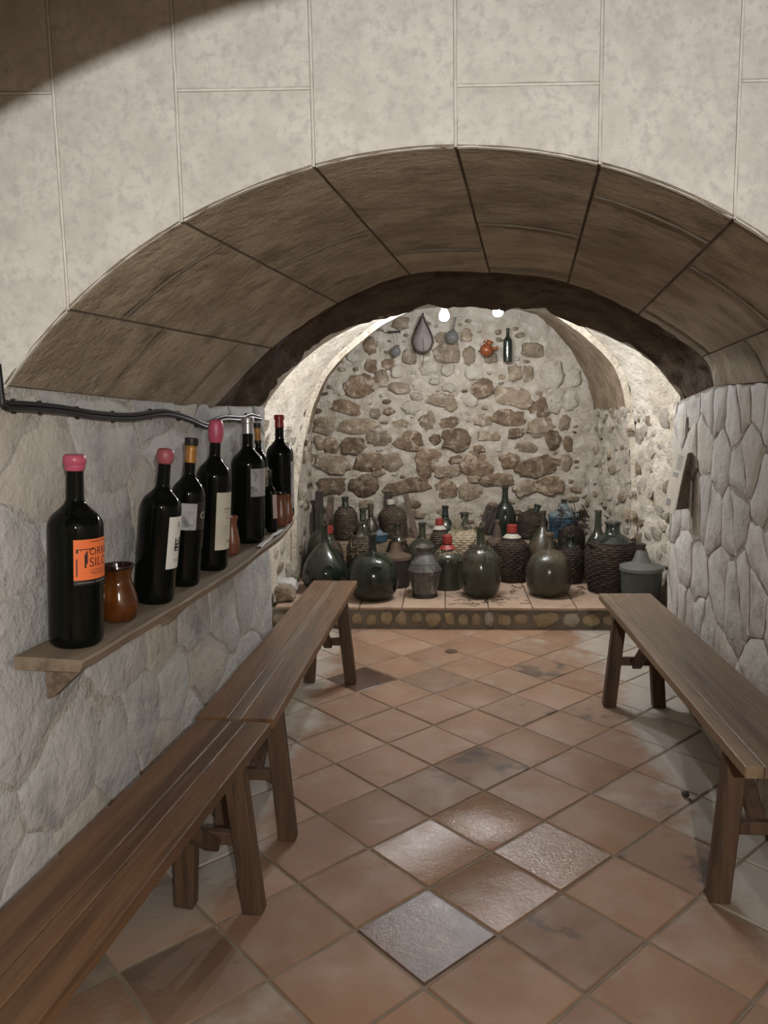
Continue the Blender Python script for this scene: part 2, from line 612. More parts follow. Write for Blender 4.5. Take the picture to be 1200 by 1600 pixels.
def patch(P, nu, nv, thick, name, mat, parent, amp=.003, freq=14, u0=0, u1=1, v0=0, v1=1):
    """a dressed block: displaced face over (u, v) with edges turned back by thick"""
    mb = MB()
    g = {}
    vs = []
    for i in range(nu + 1):
        for j in range(nv + 1):
            u, v = u0 + (u1 - u0) * i / nu, v0 + (v1 - v0) * j / nv
            p = P(u, v, 0)
            edge = min(i, nu - i, j, nv - j) == 0
            h = amp * (noise.noise(p * freq) + .5 * noise.noise(p * freq * 2.7)) - (.003 if edge else 0)
            g[i, j] = len(vs)
            vs.append(P(u, v, h))
    fs = [(g[i, j], g[i + 1, j], g[i + 1, j + 1], g[i, j + 1]) for i in range(nu) for j in range(nv)]
    ring = [(i, 0) for i in range(nu)] + [(nu, j) for j in range(nv)] + [(i, nv) for i in range(nu, 0, -1)] + [(0, j) for j in range(nv, 0, -1)]
    b = len(vs)
    for i, j in ring:
        vs.append(P(u0 + (u1 - u0) * i / nu, v0 + (v1 - v0) * j / nv, -thick))
    n = len(ring)
    for k in range(n):
        k2 = (k + 1) % n
        fs.append((g[ring[k]], g[ring[k2]], b + k2, b + k))
    mb.add(vs, fs)
    return mb.build(name, mat, parent, center=True, sharp=50)


# ------------------------------------------------------------------ FLOOR
G0 = Vector((-.507, 3.2193))
A_ = Vector((.70711, .70711)) * TILE
B_ = Vector((.70711, -.70711)) * TILE
PLAT_Y, PLAT_Z = 5.35, .166


def left_x(Y):
    return -1.059 + .114 * (Y - 1.752)


def right_x(Y):
    return 1.12 + .07 * (Y - 1.93)


floor = struct('floor', MB().box((0, 2.2, -.055), (4.6, 10.4, .1)), grout)
rest = MB()
DARK = {(-2, 3), (2, -3)}
SEALED = {(-1, 3), (-1, 2), (0, 2), (0, 3)}
for a in range(-16, 16):
    for b in range(-12, 18):
        q = G0 + A_ * (a + .5) + B_ * (b + .5)
        if q.y > PLAT_Y + .18 or q.y < -2.6 or abs(q.x) > 2.0:
            continue
        if q.y > 1.75 and (q.x < left_x(min(q.y, 3.5)) - .12 or q.x > right_x(q.y) + .12) and q.y < 4.0:
            continue
        if q.y >= 4.0 and (q.x < -1.35 or q.x > 1.6):
            continue
        h = TILE / 2 - .0055
        u, v = A_.normalized(), B_.normalized()
        dz = R.uniform(-.0012, .0008)
        tx, ty = R.uniform(-.002, .002), R.uniform(-.002, .002)
        mb = MB()
        lo = [q + u * (i * h) + v * (j * h) for i, j in ((-1, -1), (1, -1), (1, 1), (-1, 1))]
        hi = [q + u * (i * (h - .004)) + v * (j * (h - .004)) for i, j in ((-1, -1), (1, -1), (1, 1), (-1, 1))]
        vs = [(p.x, p.y, -.012) for p in lo] + [(p.x, p.y, -.0035) for p in lo]
        vs += [(p.x, p.y, dz + (p.x - q.x) * tx + (p.y - q.y) * ty) for p in hi]
        fs = [(8, 9, 10, 11)] + [(r * 4 + k, r * 4 + (k + 1) % 4, r * 4 + 4 + (k + 1) % 4, r * 4 + 4 + k) for r in (0, 1) for k in range(4)]
        if q.y < .75 or (q.y < 1.75 and abs(q.x) > 1.25):
            rest.add(vs, fs)
            continue
        z = R.random()
        m = tile_dark if (a, b) in DARK else tile_seal if (a, b) in SEALED else (tile_dusty if z < .15 else (tile_stain if z < .27 else tile_m))
        mb.add(vs, fs).build('tile', m, floor, center=True)
tag(rest.build('tile', tile_m, floor), kind='stuff')

# ------------------------------------------------------------------ FRONT WALL (pale ashlar over the arch)
FN = Vector((.083, -1, 0)).normalized()          # out of the face, towards the room


def front_y(X):
    return 1.84 + .083 * X


AC, AR, AZ = .02, 1.344, .827


def arch_z(X):
    return AZ + math.sqrt(max(0, AR ** 2 - (X - AC) ** 2))


CEIL = 2.95


def front_pt(X, z, d=0):
    return Vector((X, front_y(X), z)) + FN * d


def wall_col(mb, X0, X1, z0f, z1, n=16):
    vs, fs = [], []
    for i in range(n + 1):
        X = X0 + (X1 - X0) * i / n
        for d in (-.006, -.012):
            vs += [front_pt(X, z0f(X) + .012, d), front_pt(X, z1, d)]
    for i in range(n):
        k = i * 4
        fs += [(k, k + 4, k + 5, k + 1), (k + 2, k + 3, k + 7, k + 6), (k + 1, k + 5, k + 7, k + 3), (k, k + 2, k + 6, k + 4)]
    mb.add(vs, fs)


mb = MB()
wall_col(mb, -1.045, 1.085, arch_z, CEIL, 60)
wall_col(mb, -1.4, -1.045, lambda X: 1.62, CEIL, 4)
wall_col(mb, 1.085, 1.6, lambda X: 1.62, CEIL, 4)
wall_front = struct('wall_front', mb, ashlar_joint)
VX = [-1.19, -.883, -.606, -.298, .027, .357, .672, .97, 1.27]
G = .0042
for k in range(8):
    x0, x1 = VX[k] + G, VX[k + 1] - G
    cuts = [2.305, 2.72] if k in (0, 2, 4, 6) else [2.62]
    lo = lambda X: max(arch_z(X), 1.62)
    for c in range(len(cuts) + 1):
        zb = (lambda X: lo(X) + .001) if c == 0 else (lambda X, z=cuts[c - 1]: z + G)
        zt = (CEIL if c == len(cuts) else cuts[c] - G)
        patch(lambda u, v, d: front_pt(x0 + (x1 - x0) * u, zb(x0 + (x1 - x0) * u) + (zt - zb(x0 + (x1 - x0) * u)) * v, d), 14, 12, .014, 'block', ashlar, wall_front, .003, 18)

bead_m = surf('pale_pointing', (.74, .72, .67), (.64, .61, .56), 20, .9, .3, 60, world=True, spec=.2)


def bead(pts, r, mat, parent):
    MB().tube(pts, r, 6).build('joint', mat, parent, center=True)


for k in range(1, 8):
    X = VX[k]
    z0 = max(arch_z(X) + .002, 1.62)
    bead([front_pt(X + .0012 * noise.noise(Vector((X, i, 0))), z0 + (CEIL - z0) * i / 24, -.0035) for i in range(25)], .0036, bead_m, wall_front)
for k in range(8):
    for z in ([2.305, 2.72] if k in (0, 2, 4, 6) else [2.62]):
        bead([front_pt(VX[k] + .004 + (VX[k + 1] - VX[k] - .008) * i / 8, z + .0012 * noise.noise(Vector((k, i, 3))), -.0035) for i in range(9)], .0036, bead_m, wall_front)

# ------------------------------------------------------------------ VAULT (dressed stone panels)
RN = Vector((-.34, 1, 0))
RP0 = Vector((0, 3.29, 0))
REAR_PX = [(340, 640), (425, 545), (528, 475), (640, 430), (765, 427), (887, 443), (997, 492), (1097, 558), (1130, 607)]
rear = [on_p(x, y, RP0, RN) for x, y in REAR_PX]
rear[0].x = -.925
rear[8] = Vector((1.235, 3.66, 1.66))
FX = [-1.045, -.883, -.606, -.298, .027, .357, .672, .93, 1.085]


def fang(X):
    return math.atan2(arch_z(X) - AZ, X - AC)


fa = [fang(x) for x in FX]


def vault_pt(k, s, t, d=0):
    def base(s, t):
        a = fa[k] + (fa[k + 1] - fa[k]) * s
        F = Vector((AC + AR * math.cos(a), 0, AZ + AR * math.sin(a)))
        F.y = front_y(F.x)
        r = crom(rear, k + s)
        return F.lerp(r, t)
    p = base(s, t)
    if d:
        e = 1e-3
        n = (base(s + e, t) - base(s - e, t)).cross(base(s, t + e) - base(s, t - e)).normalized()
        if n.z > 0:
            n = -n
        p = p + n * d
    return p


mb = MB()
vs, fs = [], []
for k in range(8):
    for i in range(7):
        s = i / 6
        if i == 6 and k < 7:
            continue
        for j in range(9):
            vs.append(vault_pt(k, s, j / 8, -.007))
cols = len(vs) // 9
for i in range(cols - 1):
    for j in range(8):
        fs.append((i * 9 + j, i * 9 + 9 + j, i * 9 + 10 + j, i * 9 + j + 1))
mb.add(vs, fs)
vault = struct('ceiling_vault', mb, vault_joint)
SPLIT = [[.35, .76], [.17], [.45], [.7], [.45, .92], [.15], [.32, .9], [.55]]
for k in range(8):
    arc = AR * abs(fa[k + 1] - fa[k])
    ts = [0] + SPLIT[k] + [1]
    gs, gt = .0045 / arc, .011 / 1.5
    for c in range(len(ts) - 1):
        P = lambda u, v, d: vault_pt(k, gs + (1 - 2 * gs) * u, ts[c] + (gt if c else 0) + (ts[c + 1] - ts[c] - (gt if c else 0)) * v, d)
        patch(P, 12, max(4, int(18 * (ts[c + 1] - ts[c]))), .006, 'voussoir', vault_st, vault, .0035, 22)

for k in range(8):
    for t in SPLIT[k]:
        bead([vault_pt(k, .02 + .96 * i / 12, t + .0036, .0005 + .0012 * noise.noise(Vector((k, i, t * 9)))) for i in range(13)], .0042, vault_joint, vault)

# ------------------------------------------------------------------ TUNNEL (rough cave rock behind the vault)
TN = Vector((-.42, 1, 0))
TP0 = Vector((0, 3.92, 0))
RING_PX = [(408, 648), (424, 618), (470, 565), (530, 522), (600, 494), (690, 479), (770, 481), (860, 491), (960, 530), (1020, 566), (1075, 634)]
ring = [on_p(x, y, TP0, TN) for x, y in RING_PX]
mb = MB()
vs, fs = [], []
nu, nv = 90, 14
for i in range(nu + 1):
    s = i / nu
    a = crom(rear, s * 8)
    a = a + (a - Vector((.1, a.y, 1.3))).normalized() * .012
    b = crom(ring, s * 10)
    out = (b - Vector((.15, b.y, 1.2))).normalized()
    for j in range(nv + 1):
        t = j / nv
        p = a.lerp(b, t) + out * (.05 * math.sin(PI * t))
        amp = .03 * min(1, t * 4)
        h = amp * (nz3(p, 7) + .6 * nz3(p, 17) + .3 * nz3(p, 40))
        vs.append(p + out * h + Vector((0, .05 * nz3(p, 5) * t, 0)))
for i in range(nu):
    for j in range(nv):
        fs.append((i * (nv + 1) + j, (i + 1) * (nv + 1) + j, (i + 1) * (nv + 1) + j + 1, i * (nv + 1) + j + 1))
mb.add(vs, fs)
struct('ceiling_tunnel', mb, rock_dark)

# ------------------------------------------------------------------ LEFT AND RIGHT FLAGSTONE WALLS


def side_wall(name, fx, Y0, Y1, ztop, nrm, mort, amp=.004):
    """a wall slab whose face follows fx(Y); returns the object and its surface map"""
    d0 = Vector((fx(Y1) - fx(Y0), Y1 - Y0, 0))
    L = d0.length
    d0.normalize()
    n = Vector((d0.y, -d0.x, 0)) * nrm

    def P(u, v, d=0):
        return Vector((fx(Y0), Y0, v)) + d0 * u + n * d
    mb = MB()
    nu, nv = 60, 44
    vs, fs = [], []
    for i in range(nu + 1):
        for j in range(nv + 1):
            u, zt = L * i / nu, ztop(Y0 + (Y1 - Y0) * i / nu)
            p = P(u, zt * j / nv)
            vs.append(P(u, zt * j / nv, amp * (nz3(p, 9) + .6 * nz3(p, 23))))
    w = nv + 1
    fs = [(i * w + j, i * w + w + j, i * w + w + j + 1, i * w + j + 1) for i in range(nu) for j in range(nv)]
    b = len(vs)
    for i in range(nu + 1):
        u, zt = L * i / nu, ztop(Y0 + (Y1 - Y0) * i / nu)
        vs += [P(u, 0, -.28), P(u, zt, -.28)]
    for i in range(nu):
        fs += [(b + 2 * i, b + 2 * i + 1, b + 2 * i + 3, b + 2 * i + 2), (i * w + nv, i * w + w + nv, b + 2 * i + 3, b + 2 * i + 1)]
    fs += [tuple([j for j in range(w)] + [b + 1, b]), tuple([nu * w + j for j in range(w)] + [b + 2 * nu + 1, b + 2 * nu])]
    mb.add(vs, fs)
    return struct(name, mb, mort), P, L


wall_left, PL, LL = side_wall('wall_left', left_x, .30, 3.56, lambda Y: CEIL if Y < 1.70 else (1.652 - .045 * (Y - 1.75) if Y < 2.97 else 1.605), 1, mort_l)
wall_right, PR, LR = side_wall('wall_right', right_x, .30, 4.46, lambda Y: CEIL if Y < 1.84 else 1.64 + min(.02 * (Y - 1.9), .03) - max(0, Y - 3.6) * .09, -1, mort_r)


def seeds_grid(L, H, du, dv, jit, seed):
    r = random.Random(seed)
    out = []
    j, row = 0, 0
    v = -dv * .3
    while v < H + dv * .5:
        u = -du * .3 + (du / 2 if row % 2 else 0)
        while u < L + du * .5:
            if r.random() < .88:
                out.append(Vector((u + r.uniform(-jit, jit) * du, v + r.uniform(-jit, jit) * dv)))
            u += du
        v += dv
        row += 1
    return out


def flagging(parent, P, bound, seeds, gap, mats, proud, rough_amp, tilt, bev=.012):
    for i, poly in enumerate(voronoi(seeds, bound)):
        if len(poly) < 3 or poly_area(poly) < .0016:
            continue
        p = inset(roughen(poly, .045, rough_amp, i), gap * R.uniform(.6, 1.5))
        stone('stone', p, P, R.choice(mats), parent, proud * R.uniform(.5, 1.25), .012, bev, tilt, .002, i)


flagging(wall_left, PL, [(.004, .004), (LL - .004, .004), (LL - .004, 1.595), (1.4, 1.642), (.004, 1.66)], seeds_grid(LL, 1.65, .25, .22, .38, 11), .006, [flag_l, flag_l, flag_l, flag_tan], .006, .028, .02, .012)
flagging(wall_right, PR, [(.004, .004), (LR - .004, .004), (LR - .004, 1.585), (3.30, 1.664), (1.5, 1.655), (.004, 1.655)], seeds_grid(LR, 1.66, .185, .28, .38, 5), .009, [flag_r, flag_r, flag_r, flag_tan], .008, .026, .02, .006)

# ------------------------------------------------------------------ REAR CHAMBER
BACK_Y = 7.1
RIB_Y = 6.15


def arc_profile(px, Y):
    return [on_y(x, y, Y) for x, y in px]


back_px = [(487, 905), (487, 780), (489, 660), (514, 590), (555, 540), (610, 500), (690, 472), (770, 473), (838, 492), (873, 522), (900, 559), (917, 595), (928, 640), (930, 690), (905, 790), (885, 890)]
rib_px = [(462, 925), (466, 760), (483, 660), (511, 588), (556, 541), (612, 500), (690, 470), (775, 468), (850, 485), (897, 514), (941, 552), (966, 588), (978, 640), (984, 700), (986, 800), (984, 915)]
back = arc_profile(back_px, BACK_Y)
rib = arc_profile(rib_px, RIB_Y)
for arr in (back, rib):
    arr[0].z = 0
    arr[-1].z = 0
cen = Vector((.08, 0, 1.1))
rib_out = []
for p in rib:
    v = Vector((p.x - cen.x, 0, p.z - cen.z)).normalized()
    rib_out.append(p + v * .05)
rib_out[0].z = rib_out[-1].z = 0
fr = []                                          # the chamber just behind the tunnel mouth
for i, p in enumerate(rib_out):
    X = cen.x + (p.x - cen.x) * 1.08
    X = max(X, -1.36)
    if i >= 12:
        X = 1.66 + .03 * (i - 12)
    z = p.z if i in (0, 15) else p.z * 1.03
    fr.append(Vector((X, 3.98 + .42 * X, z)))


def loft(A, B, n, m, amp, i0, i1, freq=6):
    vs, fs = [], []
    for i in range(n + 1):
        u = i0 + (i1 - i0) * i / n
        a, b = crom(A, u), crom(B, u)
        for j in range(m + 1):
            p = a.lerp(b, j / m)
            v = (Vector((cen.x, p.y, cen.z)) - p)
            v.y = 0
            v.normalize()
            vs.append(p + v * amp * (nz3(p, freq) + .6 * nz3(p, freq * 2.6) + .3 * nz3(p, freq * 6)))
    for i in range(n):
        for j in range(m):
            k = i * (m + 1) + j
            fs.append((k, k + m + 1, k + m + 2, k + 1))
    return vs, fs


def loft_struct(name, A, B, n, m, amp, i0, i1, mat):
    mb = MB()
    mb.add(*loft(A, B, n, m, amp, i0, i1))
    return struct(name, mb, mat)


ch_left = loft_struct('wall_chamber_left', fr, rib_out, 24, 40, .02, 0, 2, plaster)
loft_struct('ceiling_chamber', fr, rib_out, 80, 36, .018, 2, 12, plaster)
ch_right = loft_struct('wall_chamber_right', fr, rib_out, 60, 60, .03, 12, 15, plaster)
loft_struct('trim_1', rib_out, rib, 90, 2, .006, 0, 15, plaster)
nk_left = loft_struct('wall_niche_left', rib, back, 20, 14, .015, 0, 2, mortar)
loft_struct('ceiling_niche', rib, back, 70, 14, .018, 2, 12, rib_st)
nk_right = loft_struct('wall_niche_right', rib, back, 60, 40, .03, 12, 15, mortar)

# wall between tunnel mouth and chamber (faces the chamber)
mb = MB()
vs, fs = [], []
n = 60
for i in range(n + 1):
    b = crom(ring, i / n * 10)
    v = Vector((b.x - .15, 0, b.z - 1.0)).normalized()
    for r in (0, .12, .9):
        q = b + v * r
        vs.append(Vector((q.x, b.y + .42 * (q.x - b.x) + .012, q.z)))
for i in range(n):
    for j in (0, 1):
        fs.append((i * 3 + j, i * 3 + 3 + j, i * 3 + 4 + j, i * 3 + 1 + j))
mb.add(vs, fs)
for sgn, X, Y in ((-1, left_x(3.56), 3.56), (1, right_x(4.46), 4.46)):
    x2 = X + sgn * .75
    mb.add([(X + sgn * .02, Y - .02, 0), (x2, Y - .02 + .42 * sgn * .75, 0), (x2, Y - .02 + .42 * sgn * .75, 1.75), (X + sgn * .02, Y - .02, 1.75)], [(0, 1, 2, 3)])
struct('wall_chamber_front', mb, plaster)

# back wall with individual fieldstones
mb = MB()
vs, fs = [], []
nx, nzv = 120, 120
for i in range(nx + 1):
    for j in range(nzv + 1):
        p = Vector((-1.5 + 3.0 * i / nx, BACK_Y, 2.75 * j / nzv))
        vs.append(p + Vector((0, -1, 0)) * (.016 * (nz3(p, 8) + .7 * nz3(p, 21) + .4 * nz3(p, 50))))
fs = [(i * (nzv + 1) + j, (i + 1) * (nzv + 1) + j, (i + 1) * (nzv + 1) + j + 1, i * (nzv + 1) + j + 1) for i in range(nx) for j in range(nzv)]
mb.add(vs, fs)
wall_back = struct('wall_back', mb, mortar)


def PB(u, v, d=0):
    return Vector((u, BACK_Y - d, v))


# centre x, y, width, height, tone as read in a 2.5x enlargement that starts at pixel (460, 420)
STONES = [(295, 300, 55, 60, 'b'), (300, 382, 50, 50, 'b'), (365, 370, 45, 45, 'b'), (255, 460, 125, 85, 'b'), (340, 430, 55, 60, 't'), (410, 465, 75, 45, 't'),
          (205, 540, 110, 50, 'b'), (370, 557, 40, 28, 'b'), (315, 565, 40, 40, 't'), (245, 615, 150, 58, 't'), (120, 612, 80, 70, 't'), (140, 690, 65, 58, 'b'),
          (230, 690, 95, 62, 'b'), (330, 662, 90, 52, 't'), (445, 670, 105, 80, 'b'), (145, 762, 135, 72, 't'), (290, 757, 110, 70, 'b'), (385, 752, 80, 62, 't'),
          (525, 760, 95, 100, 'b'), (150, 850, 115, 65, 'b'), (275, 850, 115, 78, 'b'), (445, 850, 175, 52, 'b'), (515, 590, 65, 70, 't'), (605, 600, 75, 38, 'b'),
          (550, 667, 42, 42, 'b'), (635, 667, 110, 84, 'b'), (630, 745, 52, 32, 'b'), (598, 792, 95, 46, 't'), (720, 765, 140, 88, 'b'), (592, 862, 85, 76, 'b'),
          (690, 872, 100, 66, 't'), (790, 825, 120, 48, 'b'), (840, 582, 145, 58, 'b'), (955, 545, 72, 72, 'b'), (852, 500, 130, 72, 't'), (735, 470, 90, 68, 'b'),
          (690, 520, 50, 38, 'p'), (865, 642, 60, 38, 'b'), (965, 612, 105, 66, 't'), (1010, 668, 62, 70, 'b'), (840, 750, 72, 58, 'b'), (955, 775, 172, 72, 'b'),
          (900, 857, 84, 56, 't'), (995, 847, 110, 66, 'b'), (760, 655, 95, 38, 't'), (900, 698, 85, 40, 't'), (570, 512, 100, 46, 't'), (595, 330, 100, 78, 't'),
          (682, 340, 48, 66, 't'), (525, 390, 70, 44, 'p'), (495, 455, 68, 44, 'p'), (548, 440, 38, 24, 'p'), (605, 465, 48, 34, 'p'), (705, 405, 75, 52, 'p'),
          (670, 262, 45, 48, 't'), (575, 268, 50, 40, 't'), (450, 345, 56, 56, 't'), (415, 215, 66, 46, 't'), (912, 410, 38, 58, 't'), (862, 408, 54, 56, 't'),
          (1005, 415, 78, 92, 'p'), (1020, 512, 66, 96, 'p'), (1080, 515, 52, 78, 'p'), (1085, 425, 56, 70, 'p'), (720, 705, 46, 28, 'b'), (660, 580, 56, 44, 'p'),
          (330, 800, 56, 24, 't'), (230, 345, 44, 42, 'p'), (98, 680, 34, 54, 't'), (400, 400, 46, 46, 'p'), (600, 395, 50, 42, 'p'), (770, 350, 50, 40, 't'),
          (610, 535, 44, 44, 't'), (740, 590, 70, 46, 't'), (455, 545, 64, 44, 'p'), (415, 610, 60, 40, 't'), (1055, 600, 40, 60, 't'), (1070, 680, 34, 60, 'b'),
          (930, 320, 80, 54, 't'), (780, 700, 60, 30, 'p'), (480, 500, 50, 30, 'p'), (1060, 760, 40, 60, 't'), (180, 460, 40, 60, 'p'), (700, 820, 50, 30, 't')]
placed = []
tone = {'b': st_brown, 't': st_tan, 'p': st_pale}


def blob(cxu, cyv, w, h, seed, n=17):
    pw = R.uniform(2.2, 3.4)
    ph = R.uniform(-.25, .25)
    out = []
    for k in range(n):
        a = 2 * PI * k / n + R.uniform(-.12, .12)
        c, s = math.cos(a), math.sin(a)
        r = (abs(c) ** pw + abs(s) ** pw) ** (-1 / pw) * (1 + R.uniform(-.2, .12))
        x, y = c * r * w / 2, s * r * h / 2
        out.append(Vector((cxu + x * math.cos(ph) - y * math.sin(ph), cyv + x * math.sin(ph) + y * math.cos(ph))))
    return out


sc = BACK_Y / FPX / 2.5 * 1.005
for i, (x, y, w, h, t) in enumerate(STONES):
    p = on_y(460 + x / 2.5, 420 + y / 2.5, BACK_Y)
    placed.append((p.x, p.z, w * sc * 1.02, h * sc * 1.02))
    stone('stone', blob(p.x, p.z, w * sc * 1.1, h * sc * 1.12, i), PB, tone[t], wall_back, R.uniform(.010, .026), .02, .010, .16, .004, i)
tries = 0
while tries < 6000 and len(placed) < 190:
    tries += 1
    X, z = R.uniform(-1.25, 1.2), R.uniform(.42, 2.4)
    big = z < .85
    w = R.uniform(.09, .2) if big else R.uniform(.035, .09)
    h = w * R.uniform(.45, .8)
    if z > 2.45 - .28 * X * X or (X > .75 and z > 1.95):
        continue
    if any(abs(X - a) < (w + c) / 2 + .012 and abs(z - b) < (h + d) / 2 + .012 for a, b, c, d in placed):
        continue
    placed.append((X, z, w, h))
    stone('stone', blob(X, z, w, h, tries, 10), PB, R.choice([st_brown, st_tan, st_tan, st_pale]), wall_back, R.uniform(.012, .026), .02, .010, .12, .004, tries)


def scatter(parent, A, B, i0, i1, count, size, mats, seed, t0=0, t1=1, zmin=.25):
    """fieldstones bedded in a lofted wall"""
    r = random.Random(seed)
    done = []
    tries = 0
    while len(done) < count and tries < count * 25:
        tries += 1
        u, t = r.uniform(i0, i1), r.uniform(t0, t1)
        p = crom(A, u).lerp(crom(B, u), t)
        if p.z < zmin:
            continue
        w = r.uniform(*size)
        if any((p - q).length < (w + s) * .47 for q, s in done):
            continue
        done.append((p, w))
        e = 1e-2
        ex = (crom(A, u).lerp(crom(B, u), t + e) - p).normalized()
        ey = (crom(A, min(u + e, len(A) - 1)).lerp(crom(B, min(u + e, len(A) - 1)), t) - p).normalized()
        n = ex.cross(ey).normalized()
        if n.dot(Vector((cen.x, p.y - .3, cen.z)) - p) < 0:
            n = -n
        stone('stone', blob(0, 0, w, w * r.uniform(.5, .85), tries, 10), lambda a, b, d: p + ex * a + ey * b + n * (d + .006), r.choice(mats), parent,
              r.uniform(.002, .014), .03, .012, .2, .003, tries)


scatter(nk_right, rib, back, 12.0, 14.6, 60, (.05, .15), [st_tan, st_tan, st_pale, st_pale], 3)
scatter(ch_right, fr, rib_out, 12.3, 14.6, 40, (.06, .20), [st_pale, st_pale, st_tan], 4, .45, 1)
scatter(nk_left, rib, back, .3, 2, 30, (.06, .16), [st_tan, st_brown, st_pale], 5)
scatter(ch_left, fr, rib_out, .3, 2, 26, (.07, .18), [st_pale, st_tan], 6, .55, 1)

# ------------------------------------------------------------------ PLATFORM
plat = struct('floor_platform', MB().box((.15, PLAT_Y + .91, (PLAT_Z - .02) / 2 - .01), (3.1, 1.78, PLAT_Z - .018)), step_mortar)
for i in range(-5, 7):
    for j in range(6):
        x, y = -.012 + .3115 * (i + .5), PLAT_Y - .012 + .3115 * (j + .5)
        if y > 6.7:
            continue
        if x < -1.3 or x > 1.62:
            continue
        MB().box((x, y, PLAT_Z - .011 + R.uniform(-.001, .001)), (.305, .305, .022), None, .004).build('tile', ledge_tile, plat, center=True)
px0 = [-1.30, -1.16, -.98, -.84, -.70, -.60, -.50, -.385, -.275, -.165, -.03, .07, .165, .255, .35, .47, .60, .82, .96, 1.10, 1.26, 1.45]
for i in range(len(px0) - 1):
    a, b = px0[i] + .012, px0[i + 1] - .012
    p = blob((a + b) / 2, .072 + R.uniform(-.008, .008), b - a, R.uniform(.085, .115), i, 11)
    stone('stone', p, lambda u, v, d: Vector((u, PLAT_Y + .02 - d, v)), R.choice([st_step, st_step, st_pale]), plat, .016, .02, .008, .06, .003, i)
STEP_Z = .42
step = struct('floor_step', MB().box((-.02, 6.845, STEP_Z / 2 + .08), (2.36, .47, STEP_Z - .162), None, .01), rib_st)

# ------------------------------------------------------------------ FRONT ROOM (behind and around the camera)
mb = MB()
struct('wall_room_left', MB().box((-1.40, -1.4, CEIL / 2), (.3, 3.4, CEIL)), vault_st)
struct('wall_room_right', MB().box((1.21, -1.4, CEIL / 2), (.3, 3.4, CEIL)), vault_st)
struct('wall_room_back', MB().box((0, -3.0, CEIL / 2), (4.8, .1, CEIL)), vault_st)
struct('ceiling', MB().box((0, -.5, CEIL + .05), (4.8, 5.2, .1)), vault_st)
# the room's own stone arch: it cuts the lamp light off the top corner of the ashlar
RIB2_Y, RB_R, RB_AP, RB_X = .84, 1.53, 2.235, .205
mb = MB()
vs, fs = [], []
n = 60
for i in range(n + 1):
    X = -1.3 + 2.6 * i / n
    dx = min(abs(X - RB_X), RB_R - .02)
    z = RB_AP - RB_R + math.sqrt(RB_R ** 2 - dx ** 2)
    if abs(X - RB_X) > 1.36:
        z = 0
    for Y in (RIB2_Y - .3, RIB2_Y):
        vs += [(X, Y, z), (X, Y, CEIL)]
for i in range(n):
    k = i * 4
    fs += [(k, k + 4, k + 5, k + 1), (k + 2, k + 3, k + 7, k + 6), (k, k + 2, k + 6, k + 4)]
mb.add(vs, fs)
struct('wall_room_arch', mb, vault_st, smooth=False)


# ------------------------------------------------------------------ BENCHES
def bench(p0, p1, width, label, inset_near, inset_far, planks, mats):
    """top runs from p0 (near end, centre) to p1 (far end); z = .55"""
    a, b = Vector((p0[0], p0[1], 0)), Vector((p1[0], p1[1], 0))
    L = (b - a).length
    t = thing('bench', label, 'bench', (a.x, a.y, 0), (0, 0, math.atan2(-(b.x - a.x), b.y - a.y)))
    H, TH = .55, .038
    x = -width / 2
    for w, m, dz in planks:
        w *= width
        MB().box((x + w / 2, L / 2, H - TH / 2 + dz), (w - .0016, L, TH), None, .003).build('plank', mats[m], t, center=True)
        x += w
    for y, sg in ((inset_near, 1), (L - inset_far, -1)):
        for s in (-1, 1):
            MB().beam((s * (width / 2 - .055), y + sg * .015, H - TH), (s * (width / 2 - .012), y, .0), .066, .05, Vector((1, 0, 0))).build('leg', leg_w, t, center=True)
        MB().beam((-(width / 2 - .045), y + sg * .006, .25), (width / 2 - .045, y + sg * .006, .25), .042, .03, Vector((0, 0, 1))).build('stretcher', leg_w, t, center=True)
        MB().box((0, y + sg * .016, H - TH - .028), (width - .09, .05, .056), None, .004).build('cross_rail', leg_w, t, center=True)
        MB().beam((0, y + sg * .03, .235), (0, y + sg * .36, H - TH - .004), .048, .04, Vector((1, 0, 0))).build('brace', leg_w, t, center=True)
    return t


BM = {'w': bench_w, 'g': bench_gray, 'l': bench_pale}
bench((-.722, 2.412), (-.680, 4.517), .272, 'long brown plank bench on the left, the one whose far end reaches the demijohn platform', .20, .27,
      [(.42, 'w', 0), (.17, 'g', -.001), (.41, 'w', 0)], BM)
bench((-.893, .42), (-.716, 2.392), .258, 'long brown plank bench on the left that runs nearest under the magnum shelf', .22, .19,
      [(.47, 'w', 0), (.20, 'w', .0), (.33, 'w', 0)], BM)
bench((.99, 2.13), (.984, 4.206), .282, 'brown plank bench along the white flagstone wall on the right', .20, .26,
      [(.19, 'l', 0), (.81, 'g', 0)], BM)

# ------------------------------------------------------------------ SHELF
SH_Y0, SH_Y1 = 1.70, 3.47
SH_W = .19
SH_KEYS = [(1.6, .997), (1.84, .998), (2.25, 1.006), (2.65, 1.018), (2.87, 1.035), (3.04, 1.052), (3.23, 1.064), (3.47, 1.084), (3.7, 1.10)]   # the board is warped


def shelf_z(Y):
    for (a, za), (b, zb_) in zip(SH_KEYS, SH_KEYS[1:]):
        if Y <= b:
            break
    return za + (zb_ - za) * (Y - a) / (b - a)


def shelf_pt(Y, off, dz=0):
    """off = distance from the wall"""
    z = shelf_z(Y)
    return Vector((left_x(Y) + off, Y, z + dz - .05 * (off - SH_W / 2)))


